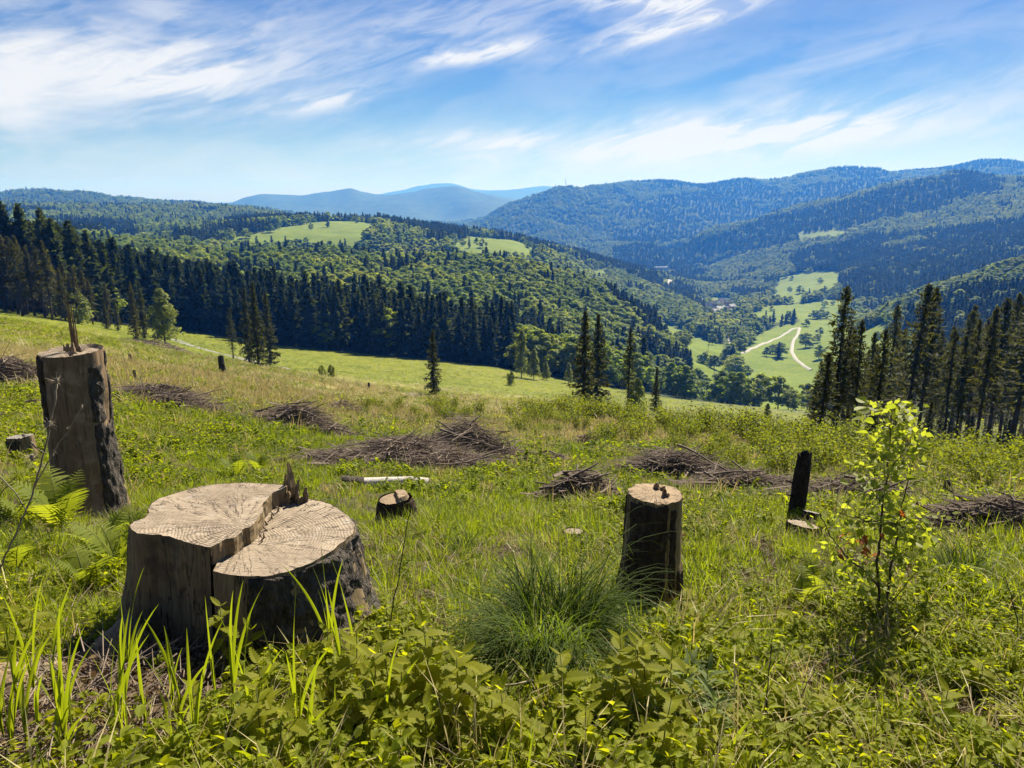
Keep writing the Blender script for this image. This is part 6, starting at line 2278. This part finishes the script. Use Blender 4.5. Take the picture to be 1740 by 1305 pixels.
dry_stalk('brown seed spike poking in at the left photo edge, by the brush pile', [(-30, 700), (-12, 640), (2, 610), (16, 582)], 15, 0.05, 'stem_dark', 0.012)


# grey-green jagged plants (mugwort) bottom right of the tussock
JAG = [leaf_mesh('jagged_leaf', 0.10, 0.026, M['greyleaf'], 5, 0.45, 0.25), leaf_mesh('jagged_leaf', 0.075, 0.022, M['greyleaf'], 4, 0.25, 0.25)]


def mugwort(label, x, yb, yt, seed):
    r = random.Random(seed)
    p = ground_at(x, yb, 1.25, 30)
    mpp = (p[1] * CP - p[2] * SP) / FPX
    h = (yb - yt) * mpp / CP
    e = tag(empty('mugwort_plant', p, r.random() * 6.28), label, 'plant', 'grey-green plants of the foreground')
    mb = MB()
    mb.tube([(0, 0, -0.03), (0.01, 0, h * 0.5), (0, 0.01, h)], [0.004, 0.003, 0.0015], 5)
    link('stem', mb.mesh('mugwort_stem', M['stem_green'], True), e)
    for k in range(20):
        t = 0.1 + 0.9 * k / 19
        link('leaf', JAG[k % 2], e, (0.01 * t, 0, h * t), (r.uniform(-0.3, 0.3), -0.75 + r.uniform(-0.3, 0.3) + 0.25 * (1 - t), k * 2.4), r.uniform(0.7, 1.1))


for i, (x, yb, yt) in enumerate(((1160, 1230, 1140), (1120, 1250, 1165), (1195, 1225, 1130), (1085, 1270, 1190), (1215, 1265, 1180), (1060, 1215, 1150), (410, 1285, 1215), (1170, 1180, 1120))):
    mugwort('grey-green jagged-leaved plant beside the bottom right of the large tussock' if x > 500 else 'grey-green jagged-leaved plant in the shade below the big split stump', x, yb, yt, 60 + i)

# small blue flower
p = ground_at(620, 1272, 1.25, 20)
e = tag(empty('blue_flower', (p[0], p[1], p[2])), 'tiny blue-violet flower among the nettles at the bottom edge', 'flower')
M['petal'] = leaf_mat('violet_petals', [(0.0, (0.10, 0.09, 0.45)), (1.0, (0.16, 0.14, 0.55))], (1.2, 1.2, 1.2), 0.3)
mb = MB()
mb.tube([(0, 0, -0.01), (0.005, 0, 0.09), (0.0, 0, 0.17)], 0.0014, 4)
link('stem', mb.mesh('flower_stem', M['stem_green']), e)
pm = leaf_mesh('petal', 0.010, 0.008, M['petal'], 0, 0.2)
for k in range(5):
    link('petal', pm, e, (0, 0, 0.17), (0, -0.4, k * 1.257))


def litter_mesh(seed):
    r = np.random.default_rng(seed)
    mb = MB()
    n = 16
    p = np.column_stack((r.normal(0, 0.06, n), r.normal(0, 0.06, n), r.uniform(0.002, 0.02, n)))
    nn = unit(r.normal(0, 0.5, (n, 3)) + np.array((0, 0, 1.0)))
    a = unit(np.cross(nn, r.normal(0, 1, (n, 3))))
    s = r.uniform(0.008, 0.024, n)
    mb.cards(p, a * s[:, None], np.cross(nn, a) * (s * 0.6)[:, None])
    for k in range(5):
        c = np.array((r.normal(0, 0.07), r.normal(0, 0.07), r.uniform(0.004, 0.02)))
        az = r.random() * 6.28
        d = np.array((math.cos(az), math.sin(az), r.normal(0, 0.12))) * r.uniform(0.03, 0.11)
        mb.tube([c - d, c + np.array((0, 0, 0.006)), c + d], [0.0028, 0.0024, 0.0012], 4, 1)
    return mb.mesh('litter_patch', [M['deadleaf'], M['stick']])


def strew():
    X, Y, Z = field_points(1.1, 6.5, 45, 333)
    P = [np.stack((X, Y, Z), 1)]
    for sx, sy, sr in SHADE:
        n = 330
        a, q = rng.random(n) * 6.28, sr * 1.1 * np.sqrt(rng.random(n))
        x, y = sx + np.cos(a) * q, sy + np.sin(a) * q
        P.append(np.stack((x, y, height(x, y)), 1))
    P = np.concatenate(P)
    n = len(P)
    rot = np.stack((rng.normal(0, 0.1, n) - 0.2, rng.normal(0, 0.1, n), rng.random(n) * 6.28), 1)
    sc = np.repeat(rng.uniform(0.7, 1.4, n)[:, None], 3, 1)
    scatter('leaf_litter', P, rot, sc, rng.integers(0, 4, n), src_collection('litter_patch', [litter_mesh(800 + i) for i in range(4)]), 'brown dead leaves and twig bits strewn on the soil between the plants')


sow()
strew()
